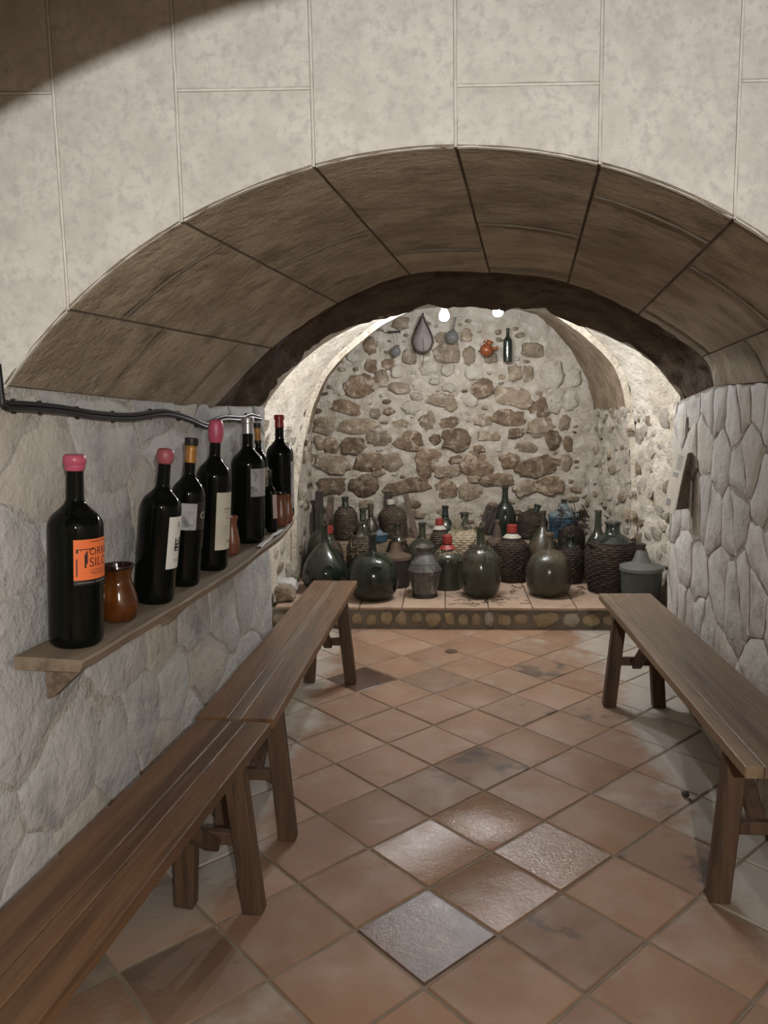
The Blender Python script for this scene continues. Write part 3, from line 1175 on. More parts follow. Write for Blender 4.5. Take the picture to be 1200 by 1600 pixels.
shelf = thing('wall_shelf', 'weathered wooden shelf board along the left stone wall, carrying the big wine bottles', 'shelf', (0, 0, 0))
mb = MB()
vs, fs = [], []
n = 24
for i in range(n + 1):
    Y = SH_Y0 + (SH_Y1 - SH_Y0) * i / n
    w = SH_W + .006 * nz3((Y, 0, 3), 6) - max(0, Y - 3.2) * .12
    vs += [shelf_pt(Y, .018), shelf_pt(Y, w - .004), shelf_pt(Y, w, -.006), shelf_pt(Y, w - .01, -.03), shelf_pt(Y, .018, -.034)]
for i in range(n):
    for k in range(5):
        k2 = (k + 1) % 5
        fs.append((i * 5 + k, i * 5 + k2, i * 5 + 5 + k2, i * 5 + 5 + k))
fs += [(0, 1, 2, 3, 4), tuple(n * 5 + k for k in range(5))]
mb.add(vs, fs).build('board', shelf_w, shelf, sharp=25)
for Y in (1.83, 2.45, 3.02):
    mb = MB()
    vs = []
    for dy in (-.014, .014):
        vs += [shelf_pt(Y + dy, .015, -.034), shelf_pt(Y + dy, .15, -.034), shelf_pt(Y + dy, .13, -.055), shelf_pt(Y + dy, .03, -.15), shelf_pt(Y + dy, .015, -.155)]
    mb.add(vs, [(0, 1, 2, 3, 4), (9, 8, 7, 6, 5)] + [(k, (k + 1) % 5, 5 + (k + 1) % 5, 5 + k) for k in range(5)])
    mb.build('bracket', shelf_w, shelf)


# ------------------------------------------------------------------ WINE BOTTLES
def text_mesh(s, size):
    cu = bpy.data.curves.new('txt', 'FONT')
    cu.body = s
    cu.size = size
    cu.resolution_u = 3
    o = bpy.data.objects.new('txt', cu)
    COL.objects.link(o)
    dg = bpy.context.evaluated_depsgraph_get()
    me = bpy.data.meshes.new_from_object(o.evaluated_get(dg))
    vs = [v.co.copy() for v in me.vertices]
    fs = [tuple(p.vertices) for p in me.polygons]
    bpy.data.objects.remove(o)
    bpy.data.curves.remove(cu)
    bpy.data.meshes.remove(me)
    return vs, fs


def wrap(vs, r, a0, z0):
    return [Vector((r * math.cos(a0 + v.x / r), r * math.sin(a0 + v.x / r), z0 + v.y)) for v in vs]


def label_patch(parent, name, r, a0, a1, z0, z1, mat, th=.0006):
    n = 18
    vs = []
    for q in (r + .0003, r + .0003 + th):
        for k in range(n + 1):
            a = a0 + (a1 - a0) * k / n
            for z in (z0, z1):
                vs.append(Vector((q * math.cos(a), q * math.sin(a), z)))
    b = 2 * (n + 1)
    fs = []
    for k in range(n):
        fs += [(b + 2 * k, b + 2 * k + 2, b + 2 * k + 3, b + 2 * k + 1), (2 * k, 2 * k + 1, 2 * k + 3, 2 * k + 2),
               (2 * k + 1, 2 * k + 3, b + 2 * k + 3, b + 2 * k + 1), (2 * k, 2 * k + 2, b + 2 * k + 2, b + 2 * k)]
    fs += [(0, 1, b + 1, b), (2 * n, b + 2 * n, b + 2 * n + 1, 2 * n + 1)]
    return MB().add(vs, fs).build(name, mat, parent, sharp=50)


def bar(x0, y0, x1, y1, n=6):
    vs = []
    for i in range(n + 1):
        x = x0 + (x1 - x0) * i / n
        vs += [Vector((x, y0, 0)), Vector((x, y1, 0))]
    return vs, [(2 * i, 2 * i + 2, 2 * i + 3, 2 * i + 1) for i in range(n)]


def prints(parent, name, mat, r, a0, items, lab):
    mb = MB()
    for it in items:
        if it[0] == 't':
            _, s, size, x, y = it
            vs, fs = text_mesh(s, size)
            vs = [v + Vector((x, y, 0)) for v in vs]
        else:
            vs, fs = bar(*it[1:])
        mb.add(wrap(vs, r + .0011, a0, 0), fs)
    o = mb.build(name, mat, lab, smooth=False)
    tag(o, kind='stuff')
    return o


def on_shelf(px, py, off):
    n = Vector((1, -.114, 0)).normalized()
    p = on_p(px, py, Vector((left_x(2), 2, 0)) + n * off, n)
    return shelf_pt(p.y, p.x - left_x(p.y), .0005)


def bottle(px, y_base, y_top, half, lean, label, capsule, cap_h, cap_style='foil', yoff=None, group='large wine bottles on the shelf', lean_y=0, off=None):
    """px = pixel of the base centre; sizes follow from the depth on the shelf"""
    # depth: where the base pixel meets the shelf top
    s = on_shelf(px, y_base, off or .098)
    dep = (s - CAM).dot(FW)
    r = half * dep / FPX
    H = (y_base - y_top) * dep / FPX * 1.0 + .25 * r
    H = H * .985
    t = thing('wine_bottle', label, 'bottle', s, (lean_y, math.radians(lean), 0), group)
    rn = r * .315
    nk = H * .25
    sh = H * .60
    prof = [(0, .006), (r * .6, .004), (r * .86, 0), (r * .97, .008), (r, .025), (r, sh)]
    prof += smooth_prof([(r, sh), (r * .97, sh + .045 * H), (r * .82, sh + .085 * H), (r * .55, sh + .12 * H), (rn * 1.12, sh + .155 * H), (rn, sh + .2 * H), (rn * .96, H * .95)], 4)
    prof += [(rn * .96, H * .955), (rn * 1.12, H * .957), (rn * 1.12, H * .985), (rn * .95, H * .99), (0, H * .99)]
    MB().lathe(prof, 40).build('glass', black_glass, t, sharp=40)
    z0 = H * (1 - cap_h)
    if cap_style == 'wax':
        c = [(rn * 1.03, z0), (rn * 1.14, z0 + .006), (rn * 1.15, H * .945), (rn * 1.28, H * .952), (rn * 1.32, H * .968), (rn * 1.3, H * .985), (rn * 1.12, H * .997), (0, H * 1.0)]
        MB().lathe(c, 28).build('wax_seal', capsule, t)
    elif cap_style == 'ball':
        c = [(rn * 1.02, z0), (rn * 1.2, z0 + .004), (rn * 1.36, z0 + .3 * (H - z0)), (rn * 1.4, z0 + .55 * (H - z0)), (rn * 1.25, z0 + .85 * (H - z0)), (rn * .9, H), (0, H * 1.003)]
        MB().lathe(smooth_prof(c, 3), 28).build('wax_seal', capsule, t)
    else:
        c = [(rn * 1.01, z0), (rn * 1.05, z0 + .001), (rn * 1.02, H * .945), (rn * 1.18, H * .95), (rn * 1.2, H * .985), (rn * 1.1, H * .995), (0, H * .996)]
        MB().lathe(c, 28).build('capsule', capsule, t)
    t['r'] = r
    t['h'] = H
    return t, r, H


def D(a):
    return math.radians(a)


# 1: orange label
t, r, H = bottle(120, 1004, 716, 41, 3.5, 'black magnum with pink wax top and bright orange label, nearest on the shelf', pink_wax, .085, 'wax')
a0 = D(-68)
lab = label_patch(t, 'label', r, a0, D(35), H * .365, H * .575, lab_orange)
tag(lab, 'orange paper label with dark lettering')
la = r * D(103)
prints(t, 'lettering', ink_maroon, r, a0, [('t', 'T', .052, .016, H * .450), ('t', 'ORRE', .027, .037, H * .492), ('t', 'SILO', .033, .037, H * .432)], lab)
prints(t, 'lettering', ink, r, a0, [('b', .008, H * .522, .052, H * .527), ('b', .006, H * .505, .011, H * .526), ('b', .026, H * .428, .0305, H * .50), ('b', .040, H * .413, .10, H * .4155), ('b', .040, H * .400, .10, H * .403), ('b', .046, H * .390, .095, H * .3925), ('b', .040, H * .560, .095, H * .563), ('b', .006, H * .385, .009, H * .475, 1)], lab)
l2 = label_patch(t, 'label_strip', r, a0, D(35), H * .340, H * .364, black_foil)
prints(t, 'lettering', ink_gray, r, a0, [('b', .008, H * .350, .05, H * .353), ('b', .056, H * .350, .095, H * .353)], l2)
# 2: white label with black emblem
t, r, H = bottle(240, 939, 705, 31, 8, 'black magnum leaning outward with dull pink wax knob and white label with black emblem', dull_wax, .095, 'ball')
a0 = D(-44)
lab = label_patch(t, 'label', r, a0, D(38), H * .24, H * .58, lab_white)
prints(t, 'emblem', ink, r, a0, [('b', .028, H * .355, .062, H * .362), ('b', .026, H * .37, .060, H * .385), ('b', .030, H * .392, .064, H * .405), ('b', .028, H * .355, .034, H * .44), ('b', .040, H * .41, .058, H * .425), ('b', .048, H * .425, .062, H * .44)], lab)
prints(t, 'lettering', ink_gray, r, a0, [('b', .026, H * .295, .058, H * .299), ('b', .026, H * .285, .052, H * .288), ('b', .036, H * .51, .042, H * .55), ('b', .044, H * .49, .048, H * .53)], lab)
# 3: black and grey label, gold capsule
t, r, H = bottle(286, 914, 690, 25.5, 6.5, 'black magnum with black-topped gold capsule and half grey, half black label', gold_foil, .16)
MB().lathe([(r * .40, H * .955), (r * .405, H * .957), (r * .405, H * 1.0), (r * .36, H * 1.004), (0, H * 1.004)], 28).build('capsule_top', black_foil, t)
a0 = D(-92)
label_patch(t, 'label_strip', r, a0, D(-38), H * .395, H * .575, lab_gray)
lab = label_patch(t, 'label', r, D(-37.5), D(30), H * .395, H * .585, black_foil)
prints(t, 'lettering', ink_white, r, D(-37.5), [('t', 'CA', .034, .014, H * .47)], lab)
# 4: cream tall label, pink wax
t, r, H = bottle(329, 889, 662, 26.5, 5, 'black magnum with long bright pink wax neck and tall cream label', pink_wax, .15, 'ball')
a0 = D(-62)
lab = label_patch(t, 'label', r, a0, D(32), H * .145, H * .53, lab_cream)
prints(t, 'lettering', ink_gray, r, a0, [('b', .03, H * .415, .075, H * .424), ('b', .035, H * .395, .07, H * .399), ('b', .04, H * .36, .072, H * .364), ('b', .042, H * .35, .066, H * .353), ('b', .03, H * .30, .072, H * .304),
                                          ('b', .03, H * .285, .075, H * .288), ('b', .03, H * .27, .07, H * .273), ('b', .05, H * .19, .072, H * .205)], lab)
# 5: grey stained label, silver capsule
t, r, H = bottle(388, 845, 655, 26, 2, 'black magnum with silver capsule and stained grey label', silver_foil, .135)
label_patch(t, 'label', r, D(-66), D(10), H * .375, H * .595, lab_gray)
# 6: gold-black capsule behind
t, r, H = bottle(411, 833, 672, 14, -1, 'slim black bottle with black and gold capsule, close behind the silver-capped one', gold_foil, .19, off=.07)
rn = r * .315
for z0, z1 in ((.955, 1.0), (.81, .835)):
    MB().lathe([(rn * 1.22, H * z0), (rn * 1.25, H * z0 + .001), (rn * 1.25, H * z1), (rn * 1.1, H * z1 + .001), (0, H * z1 + .001)], 24).build('capsule_band', black_foil, t)
lab = label_patch(t, 'label', r, D(-60), D(25), H * .40, H * .58, lab_olive)
prints(t, 'lettering', ink, r, D(-60), [('b', .014, H * .41, .019, H * .48), ('b', .025, H * .41, .029, H * .48), ('b', .014, H * .475, .029, H * .485)], lab)
# 6b: small bottle
t, r, H = bottle(425, 825, 728, 8.5, 0, 'smaller black bottle with pale pink label between the slim bottle and a clay jug', black_foil, .14, off=.135)
label_patch(t, 'label', r, D(-60), D(25), H * .22, H * .60, lab_pink)
# 7: red capsule at the far end
t, r, H = bottle(439, 811, 654, 21, 1, 'black magnum with dark red capsule at the far end of the shelf', red_foil, .125, off=.085)
label_patch(t, 'label', r, D(-28), D(55), H * .10, H * .55, lab_gray)
MB().tube([(r * .30, 0, H * .84), (r * .62, -.004, H * .845), (r * .95, -.006, H * .842)], .0012, 5).build('wire_tag', black_foil, t)


# ------------------------------------------------------------------ JUGS ON THE SHELF
def jug(px, y_base, y_top, half, label, mat, rim_mat, group='glazed clay jugs on the shelf', yoff=None):
    s = on_shelf(px, y_base, yoff or .105)
    dep = (s - CAM).dot(FW)
    r = half * dep / FPX
    H = (y_base - y_top) * dep / FPX
    t = thing('clay_jug', label, 'jug', s, (0, 0, 0), group)
    prof = smooth_prof([(r * .66, 0), (r * .84, H * .04), (r * .99, H * .22), (r * 1.0, H * .34), (r * .86, H * .55), (r * .72, H * .70), (r * .72, H * .82), (r * .84, H * .93)], 4)
    MB().lathe([(0, .002)] + prof, 36).build('body', mat, t)
    rim = [(r * .835, H * .93), (r * .90, H * .97), (r * .88, H * 1.0), (r * .80, H * .985), (r * .66, H * .8), (r * .8, H * .35), (r * .5, H * .06), (0, H * .05)]
    MB().lathe(rim, 36).build('rim', rim_mat, t)
    return t, r, H


t, r, H = jug(188, 968, 880, 29, 'shiny amber glazed jug beside the orange-labelled magnum', amber, dark_glaze)
mb = MB()
mb.tube([(-r * .75, r * .3, H * .86), (-r * 1.15, r * .45, H * .78), (-r * 1.25, r * .5, H * .6), (-r * .9, r * .38, H * .42)], r * .13, 8)
mb.build('handle', amber, t)
jug(364, 866, 806, 11.5, 'small brown clay jug between the cream-labelled and silver-capped magnums', clay, clay)
jug(440, 820, 767, 11, 'small reddish clay jug near the far end of the shelf', clay, dark_glaze, yoff=.14)
jug(451, 812, 768, 7, 'small dark red jug mostly hidden behind another jug at the shelf end', clay, clay, yoff=.15)
mb = MB()
vs, fs = [], []
for i in range(9):
    for j in range(4):
        Y = 2.95 + .30 * i / 8
        o = .165 + .02 * j / 3
        vs.append(shelf_pt(Y, o + .006 * nz3((i, j, 1), .7), .003 + .012 * abs(nz3((i, j, 5), .9))))
for i in range(8):
    for j in range(3):
        fs.append((i * 4 + j, i * 4 + 4 + j, i * 4 + 5 + j, i * 4 + 1 + j))
n0 = len(vs)
vs += [v - Vector((0, 0, .0012)) for v in vs]
fs += [tuple(n0 + q for q in f[::-1]) for f in fs]
tag(mb.add(vs, fs).build('paper_sheet', lab_white), 'crumpled white paper lying on the shelf under the silver-capped bottle', 'paper')

# ------------------------------------------------------------------ CABLE along the top of the left wall
cab = thing('wall_cable', 'pair of black cables clipped along the top of the left stone wall', 'cable', (0, 0, 0))
CP = [(-6, 560), (0, 612), (6, 628), (45, 631), (95, 636), (150, 645), (205, 648), (255, 642), (290, 650), (322, 663), (336, 655), (352, 651), (378, 652), (390, 648), (405, 651)]
pts = [on_p(x, y, PL(0, 0, .028), Vector((1, -.114, 0))) for x, y in CP]
for k, dz in enumerate((0, -.013)):
    path = [crom(pts, u * .2) + Vector((.004 * k, 0, dz)) for u in range(5 * (len(pts) - 1) + 1)]
    MB().tube(path, .0068, 8).build('cable', cable_m, cab)
for u in (2.5, 3.4, 4.5, 5.5, 6.6, 7.7, 8.5, 11.3, 12.6):
    p = crom(pts, u)
    MB().box((p.x - .004, p.y, p.z - .0065), (.012, .007, .034), None, .002).build('clip', iron, cab, center=True)

# ------------------------------------------------------------------ PAPERS ON THE RIGHT WALL
yb = 4.02
card = thing('notice_card', 'tall printed notice card hanging tilted off the right wall end', 'notice', (0, 0, 0))
c0 = [on_y(1055, 704, 4.10), on_y(1074, 708, 3.93), on_y(1052, 804, 3.93), on_y(1036, 797, 4.10)]
nrm = (c0[1] - c0[0]).cross(c0[3] - c0[0]).normalized()
MB().add([p for p in c0] + [p + nrm * .003 for p in c0], [(0, 1, 2, 3), (7, 6, 5, 4), (0, 4, 5, 1), (1, 5, 6, 2), (2, 6, 7, 3), (3, 7, 4, 0)]).build('sheet', paper_m, card)
sg = 1 if nrm.dot(CAM - c0[0]) > 0 else -1


def quad(u0, v0, u1, v1):
    f = lambda u, v: c0[0].lerp(c0[1], u).lerp(c0[3].lerp(c0[2], u), v) + nrm * (.0045 if sg > 0 else -.0015)
    return [f(u0, v0), f(u1, v0), f(u1, v1), f(u0, v1)]


mb = MB()
for k in range(7):
    mb.add(quad(.35, .06 + .035 * k, .8, .08 + .035 * k), [(0, 1, 2, 3)])
mb.add(quad(.25, .34, .7, .42), [(0, 1, 2, 3)])
mb.add(quad(.15, .78, .55, .90), [(0, 1, 2, 3)])
tag(mb.build('print', ink_gray, card, smooth=False), kind='stuff')
p0, p1 = on_y(1074, 708, 3.93), on_y(1056, 797, 4.0)
MB().add([p0, p1, p1 + Vector((.09, .06, 0)), Vector((right_x(4.0) - .01, 4.0, p0.z))] + [q + Vector((.003, .004, 0)) for q in (p0, p1, p1 + Vector((.09, .06, 0)), Vector((right_x(4.0) - .01, 4.0, p0.z)))],
         [(0, 1, 2, 3), (7, 6, 5, 4), (0, 4, 5, 1), (1, 5, 6, 2), (2, 6, 7, 3), (3, 7, 4, 0)]).build('backing_board', shelf_w, card)
p = on_y(1072, 664, 4.16)
u, v = Vector((right_x(4.3) - right_x(4.1), .2, 0)).normalized(), Vector((0, 0, 1))
nr = Vector((-1, .07, 0))
mb = MB()
q = [p - u * .03 - v * .055, p + u * .03 - v * .055, p + u * .03 + v * .055, p - u * .03 + v * .055]
q = [Vector((right_x(a.y) - .026, a.y, a.z)) for a in q]
mb.add(q + [a + nr * .003 for a in q], [(0, 1, 2, 3), (7, 6, 5, 4), (0, 4, 5, 1), (1, 5, 6, 2), (2, 6, 7, 3), (3, 7, 4, 0)])
tag(mb.build('paper_note', paper_m), 'small blank pale note on the right wall just above the tilted card', 'notice')

# ------------------------------------------------------------------ DEMIJOHNS
BODY = {
    'round': [(.50, 0), (.68, .02), (.88, .13), (.985, .30), (1.0, .45), (.95, .62), (.80, .80), (.55, .92), (.27, 1.0)],
    'onion': [(.55, 0), (.76, .03), (.94, .16), (1.0, .33), (.96, .48), (.80, .65), (.55, .82), (.33, .93), (.22, 1.0)],
    'barrel': [(.72, 0), (.84, .02), (.95, .2), (1.0, .42), (.99, .62), (.90, .78), (.66, .9), (.3, 1.0)],
    'drum': [(.90, 0), (.95, .02), (.97, .3), (1.0, .6), (.98, .76), (.80, .86), (.5, .94), (.27, 1.0)],
}


def body_prof(kind, r, hb, rn, H):
    p = [(a * r, b * hb) for a, b in BODY[kind]]
    p[-1] = (max(rn * 1.15, p[-1][0] * .6), hb)
    p = smooth_prof(p, 4)
    p += [(rn * 1.0, hb + .18 * (H - hb)), (rn * .94, H - .022), (rn * 1.14, H - .021), (rn * 1.17, H - .010), (rn * 1.08, H - .001), (rn * .75, H), (0, H - .003)]
    return [(0, .006)] + p


def weave(kind, r, hb, z0, z1, mat, parent, name='wicker_cover', stakes=16, row=.018):
    """woven cover over the part z0..z1 (fractions of the body): every withy row stands out and passes over and under"""
    base = smooth_prof([(a * r, b * hb) for a, b in BODY[kind]], 8)

    def rad(z):
        for (r0, a), (r1, b) in zip(base, base[1:]):
            if a <= z <= b and b > a:
                return r0 + (r1 - r0) * (z - a) / (b - a)
        return base[-1][0]
    zs = []
    n = max(3, int((z1 - z0) * hb / row))
    prof = []
    for i in range(n * 3 + 1):
        z = z0 * hb + (z1 - z0) * hb * i / (n * 3)
        prof.append((rad(z) + .004, z))
    seg = stakes * 4

    def fn(a, z, i):
        rowi = i // 3
        ins = (0, 1, 1)[i % 3]
        return ins * (.0065 + .005 * math.cos(stakes * a + PI * (rowi % 2))) + .003 * noise.noise(Vector((math.cos(a) * 3, math.sin(a) * 3, z * 30)))
    mb = MB()
    mb.lathe(prof, seg, fn)
    return mb.build(name, mat, parent, sharp=80)


def place(cx_, Y, zb):
    return Vector((on_y(cx_, 850, Y).x, Y, zb))


def demijohn(label, px, Y, zb, ytop, half, kind='round', neck=.25, rn_px=5.5, glass=None, wick=None, wz=(0, .95), cap=None, collar=None, lean=(0, 0), by=None,
             group='demijohns on the platform', handle=None, name='demijohn'):
    if by:
        q = on_z(px, by, zb)
        Y = q.y + .45 * half * q.y / FPX
    s = place(px, Y, zb)
    dep = (s - CAM).dot(FW)
    r = half * dep / FPX
    rn = rn_px * dep / FPX
    H = on_y(px, ytop, Y).z - zb
    hb = H * (1 - neck)
    t = thing(name, label, 'demijohn', s, (lean[0], lean[1], R.uniform(0, 3) if lean == (0, 0) else 0), group)
    MB().lathe(body_prof(kind, r, hb, rn, H), 40).build('glass', glass or green_glass, t, sharp=45)
    if wick:
        weave(kind, r, hb, wz[0], wz[1], wick, t)
        zt = wz[1] * hb
        mb = MB()
        rr = [a for a, b in smooth_prof([(a * r, b * hb) for a, b in BODY[kind]], 8) if b <= zt][-1] + .008
        mb.tube([(rr * math.cos(2 * PI * k / 24), rr * math.sin(2 * PI * k / 24), zt + .003 * math.sin(k * 2.2)) for k in range(25)], .008, 6, False)
        mb.build('wicker_rim', wick, t)
    if handle:
        for a in handle:
            c, s_ = math.cos(a), math.sin(a)
            pts = []
            for k in range(9):
                q = PI * k / 8
                pts.append((c * (r * .82 + .05 * math.sin(q)) + s_ * .035 * math.cos(q), s_ * (r * .82 + .05 * math.sin(q)) - c * .035 * math.cos(q), hb * .76 + .05 * math.sin(q)))
            MB().tube(pts, .009, 7).build('handle', wick or wicker_d, t)
    if collar:
        MB().lathe([(rn * 1.1, hb * 1.0 + .012), (rn * 2.1, hb * .985 - .004), (rn * 2.2, hb * .985), (rn * 1.2, hb * 1.0 + .026)], 28).build('collar', collar, t)
    if cap:
        z0 = H - .62 * (H - hb)
        MB().lathe([(rn * 1.22, z0), (rn * 1.3, z0 + .002), (rn * 1.22, H + .004), (rn * 1.05, H + .008), (0, H + .008)], 24).build('cap', cap, t)
    return t, r, hb, H


def plastic(label, px, Y, zb, ytop, half, body_m, lid_m, cap_m, by=None, ridge=True):
    """demijohn in a moulded plastic jacket: tapered tub, flat shouldered lid, cone and neck"""
    if by:
        q = on_z(px, by, zb)
        Y = q.y + .5 * half * q.y / FPX
    s = place(px, Y, zb)
    dep = (s - CAM).dot(FW)
    r = half * dep / FPX
    H = on_y(px, ytop, Y).z - zb
    t = thing('plastic_demijohn', label, 'demijohn', s, (0, 0, R.uniform(0, 3)), 'demijohns on the platform')
    fn = (lambda a, z, i: -.003 if (math.cos(a * 9) > .86 and 2 < i < 6) else 0) if ridge else None
    MB().lathe([(0, .002), (r * .80, 0), (r * .84, .008), (r * .86, H * .05), (r * .93, H * .40), (r * .95, H * .54), (r * .90, H * .56), (0, H * .56)], 54, fn).build('tub', body_m, t)
    MB().lathe([(r * .97, H * .545), (r * 1.0, H * .55), (r * 1.0, H * .605), (r * .97, H * .62), (r * .80, H * .64), (r * .48, H * .675), (r * .44, H * .69)], 54).build('lid', lid_m, t)
    MB().lathe([(r * .45, H * .685), (r * .34, H * .76), (r * .26, H * .86), (r * .23, H * .875), (r * .23, H * .90)], 32).build('cone', lid_m, t)
    MB().lathe([(r * .16, H * .89), (r * .155, H * .95), (r * .19, H * .955), (r * .19, H * .99), (r * .14, H), (0, H)], 28).build('cap', cap_m, t)
    return t, r, H


def strands(parent, n, r0, z0, r1, z1, wild, rad, mat, name='loose_strands', seed=1, a_rng=(0, 2 * PI)):
    q = random.Random(seed)
    mb = MB()
    for _ in range(n):
        a = q.uniform(*a_rng)
        da = q.uniform(.3, 1.4) * q.choice((-1, 1))
        z = q.uniform(z0, z1)
        pts = []
        for k in range(6):
            f = k / 5
            zz = z + q.uniform(-.35, .35) * (z1 - z0) * f
            g = min(max((zz - z0) / (z1 - z0), 0), 1)
            rr = r0 + (r1 - r0) * g + q.uniform(0, wild)
            pts.append((rr * math.cos(a + da * f), rr * math.sin(a + da * f), zz))
        mb.tube(pts, rad, 4)
    return tag(mb.build(name, mat, parent), kind='stuff')


P_ = PLAT_Z + .001
Q_ = STEP_Z + .001
# front row, left to right
demijohn('dark green onion-shaped glass demijohn at the left end of the front row', 507, 0, P_, 819, 36, 'onion', .27, 5.5, green_glass, by=926)
demijohn('dark green globe demijohn on the platform edge beyond the left bench end', 582, 0, P_, 834, 39, 'round', .27, 6, green_glass, by=939)
# zinc jar
q = on_z(663, 936, P_)
s = place(663, q.y + .1, P_)
jr = 26.5 * s.y / FPX
jh = on_y(663, 854, s.y).z - P_
t = thing('zinc_jar', 'streaked grey zinc jar with angular shoulder and flared mouth on the platform edge', 'jar', s)
MB().lathe([(0, .03), (jr * .72, .028), (jr * .74, .03), (jr * .92, jh * .42), (jr * 1.0, jh * .53), (jr * .985, jh * .56), (jr * .58, jh * .80), (jr * .47, jh * .85), (jr * .45, jh * .91), (jr * .56, jh), (jr * .50, jh), (jr * .39, jh * .91), (jr * .39, jh * .84), (0, jh * .7)], 48,
           lambda a, z, i: .0015 * math.cos(24 * a) if i in (3, 4) else 0).build('body', zinc, t, sharp=25)
MB().lathe([(0, 0), (jr * .76, 0), (jr * .78, .004), (jr * .74, .03), (0, .03)], 40).build('foot', black_pl, t)
mb = MB()
mb.tube([(jr * 1.0 * math.cos(2 * PI * k / 40), jr * 1.0 * math.sin(2 * PI * k / 40), jh * .545) for k in range(41)], .0035, 6, False)
mb.tube([(jr * .80 * math.cos(2 * PI * k / 40), jr * .80 * math.sin(2 * PI * k / 40), jh * .68) for k in range(41)], .0025, 6, False)
mb.build('rib', zinc, t)
MB().tube([(-jr * .75, -.02, .045), (-jr * .98, -.03, .046), (-jr * 1.02, -.03, .05)], .013, 8).build('spout', zinc, t)
t, r, hb, H = demijohn('square-shouldered green glass demijohn with red cap and frayed wicker shoulder', 699, 0, P_, 838, 24, 'drum', .22, 6, gray_glass, by=921, cap=red_pl, collar=red_pl)
strands(t, 70, r * .95, hb * .72, r * .5, hb * .97, .014, .0022, wicker_p, seed=2)
t, r, hb, H = demijohn('clear grey-green demijohn with frayed straw collar, above scattered twigs', 751, 0, P_, 822, 32, 'round', .26, 6, gray_glass, by=934)
strands(t, 80, r * .92, hb * .70, r * .35, hb * 1.0, .02, .0022, wicker_b, seed=3)
MB().tube([(.03 * math.cos(PI * k / 8) - .0, 0, H * .97 + .05 * math.sin(PI * k / 8)) for k in range(9)], .005, 6).build('wicker_loop', wicker_p, t)
t, r, hb, H = demijohn('brown-dusted globe demijohn alone at the front right of the platform', 858, 0, P_, 832, 36, 'round', .26, 7, brown_dust, by=933)
t, r, hb, H = demijohn('big dark wicker demijohn with a stubby neck beside the grey plastic one', 957, 0, P_, 815, 39, 'barrel', .17, 11, dark_green, wicker_d, (.0, .86), by=927, handle=[0.2, 3.3])
plastic('grey-green plastic demijohn with flat lid and cone neck at the right end', 1003, 0, P_, 849, 33, gray_pl, gray_pl2, black_pl, by=944)
# second row
t, r, hb, H = demijohn('demijohn wrapped in pale unravelling straw, centre of the group', 726, 6.29, P_, 800, 31, 'barrel', .2, 6, gray_glass, wicker_p, (.0, .93))
strands(t, 160, r * 1.05, hb * .25, r * .45, hb * 1.02, .035, .0025, wicker_p, seed=5)
strands(t, 60, r * 1.1, hb * .05, r * 1.0, hb * .6, .05, .0025, wicker_b, seed=6, a_rng=(-2.6, -.5))
mb = MB()
mb.tube([(-r * .9 + .045 * math.cos(a), -r * .3, hb * .93 + .045 * math.sin(a)) for a in [2 * PI * k / 16 for k in range(17)]], .006, 6, False)
mb.tube([(-r * .9 + .038 * math.cos(a), -r * .3 - .01, hb * .93 + .05 * math.sin(a)) for a in [2 * PI * k / 16 for k in range(17)]], .004, 6, False)
mb.build('wicker_loop', wicker_p, t)
demijohn('dark wicker demijohn with red cap and pale collar beside the brown-dusted globe', 800, 0, P_, 821, 26, 'barrel', .2, 6.5, green_glass, wicker_d, (0, .95), by=909, cap=red_pl, collar=pale_pl)
demijohn('squat dark wicker demijohn just behind the brown-dusted globe, to its right', 892, 0, P_, 836, 19, 'barrel', .2, 6, green_glass, wicker_d, (0, .93), by=911)
plastic('black-brown plastic demijohn with wide ridged rusty lid behind the zinc jar', 618, 0, P_, 838, 25, black_pl, rust, black_pl, by=918)
demijohn('wicker demijohn with bright red cap behind the onion-shaped green one', 513, 6.19, P_, 823, 21, 'barrel', .2, 6, gray_glass, wicker_b, (0, .9), cap=red_pl)
t, r, hb, H = demijohn('dark wicker demijohn with brown neck between the two green front demijohns', 564, 6.12, P_, 815, 21, 'barrel', .2, 5.5, brown_dust, wicker_b, (0, .95))
strands(t, 30, r * 1.05, hb * .3, r * .9, hb * .9, .03, .002, wicker_p, seed=8)
demijohn('pale green round demijohn rising behind the zinc jar', 660, 6.32, P_, 816, 25, 'round', .28, 5.5, gray_glass)
demijohn('brown-dusted demijohn with thin neck behind the front brown globe', 848, 6.36, P_, 798, 27, 'onion', .24, 4.5, brown_dust)
demijohn('grey-green long-necked demijohn behind the big wicker one', 934, 6.30, P_, 797, 24, 'onion', .28, 5, gray_glass)
demijohn('white-shouldered grey demijohn at the back left, beside the leaning boards', 503, 6.46, P_, 802, 24, 'round', .26, 4.5, gray_glass)
demijohn('dark demijohn with brown dusty neck behind the black-brown plastic one', 622, 6.50, P_, 816, 18, 'onion', .22, 5, brown_dust, wicker_d, (0, .8))
plastic('small blue plastic demijohn with pale top in the left back row', 593, 6.66, Q_, 826, 14, blue_pl, bluegray_pl, blue_pl)
demijohn('small wicker demijohn with red cap behind the frayed straw one', 687, 6.53, P_, 812, 14, 'barrel', .16, 5, green_glass, wicker_b, (0, .95), cap=red_pl, collar=pale_pl)
plastic('dark plastic demijohn with rusty flat lid left of the centre red cap', 777, 6.46, P_, 812, 19, black_pl, rust, rust)
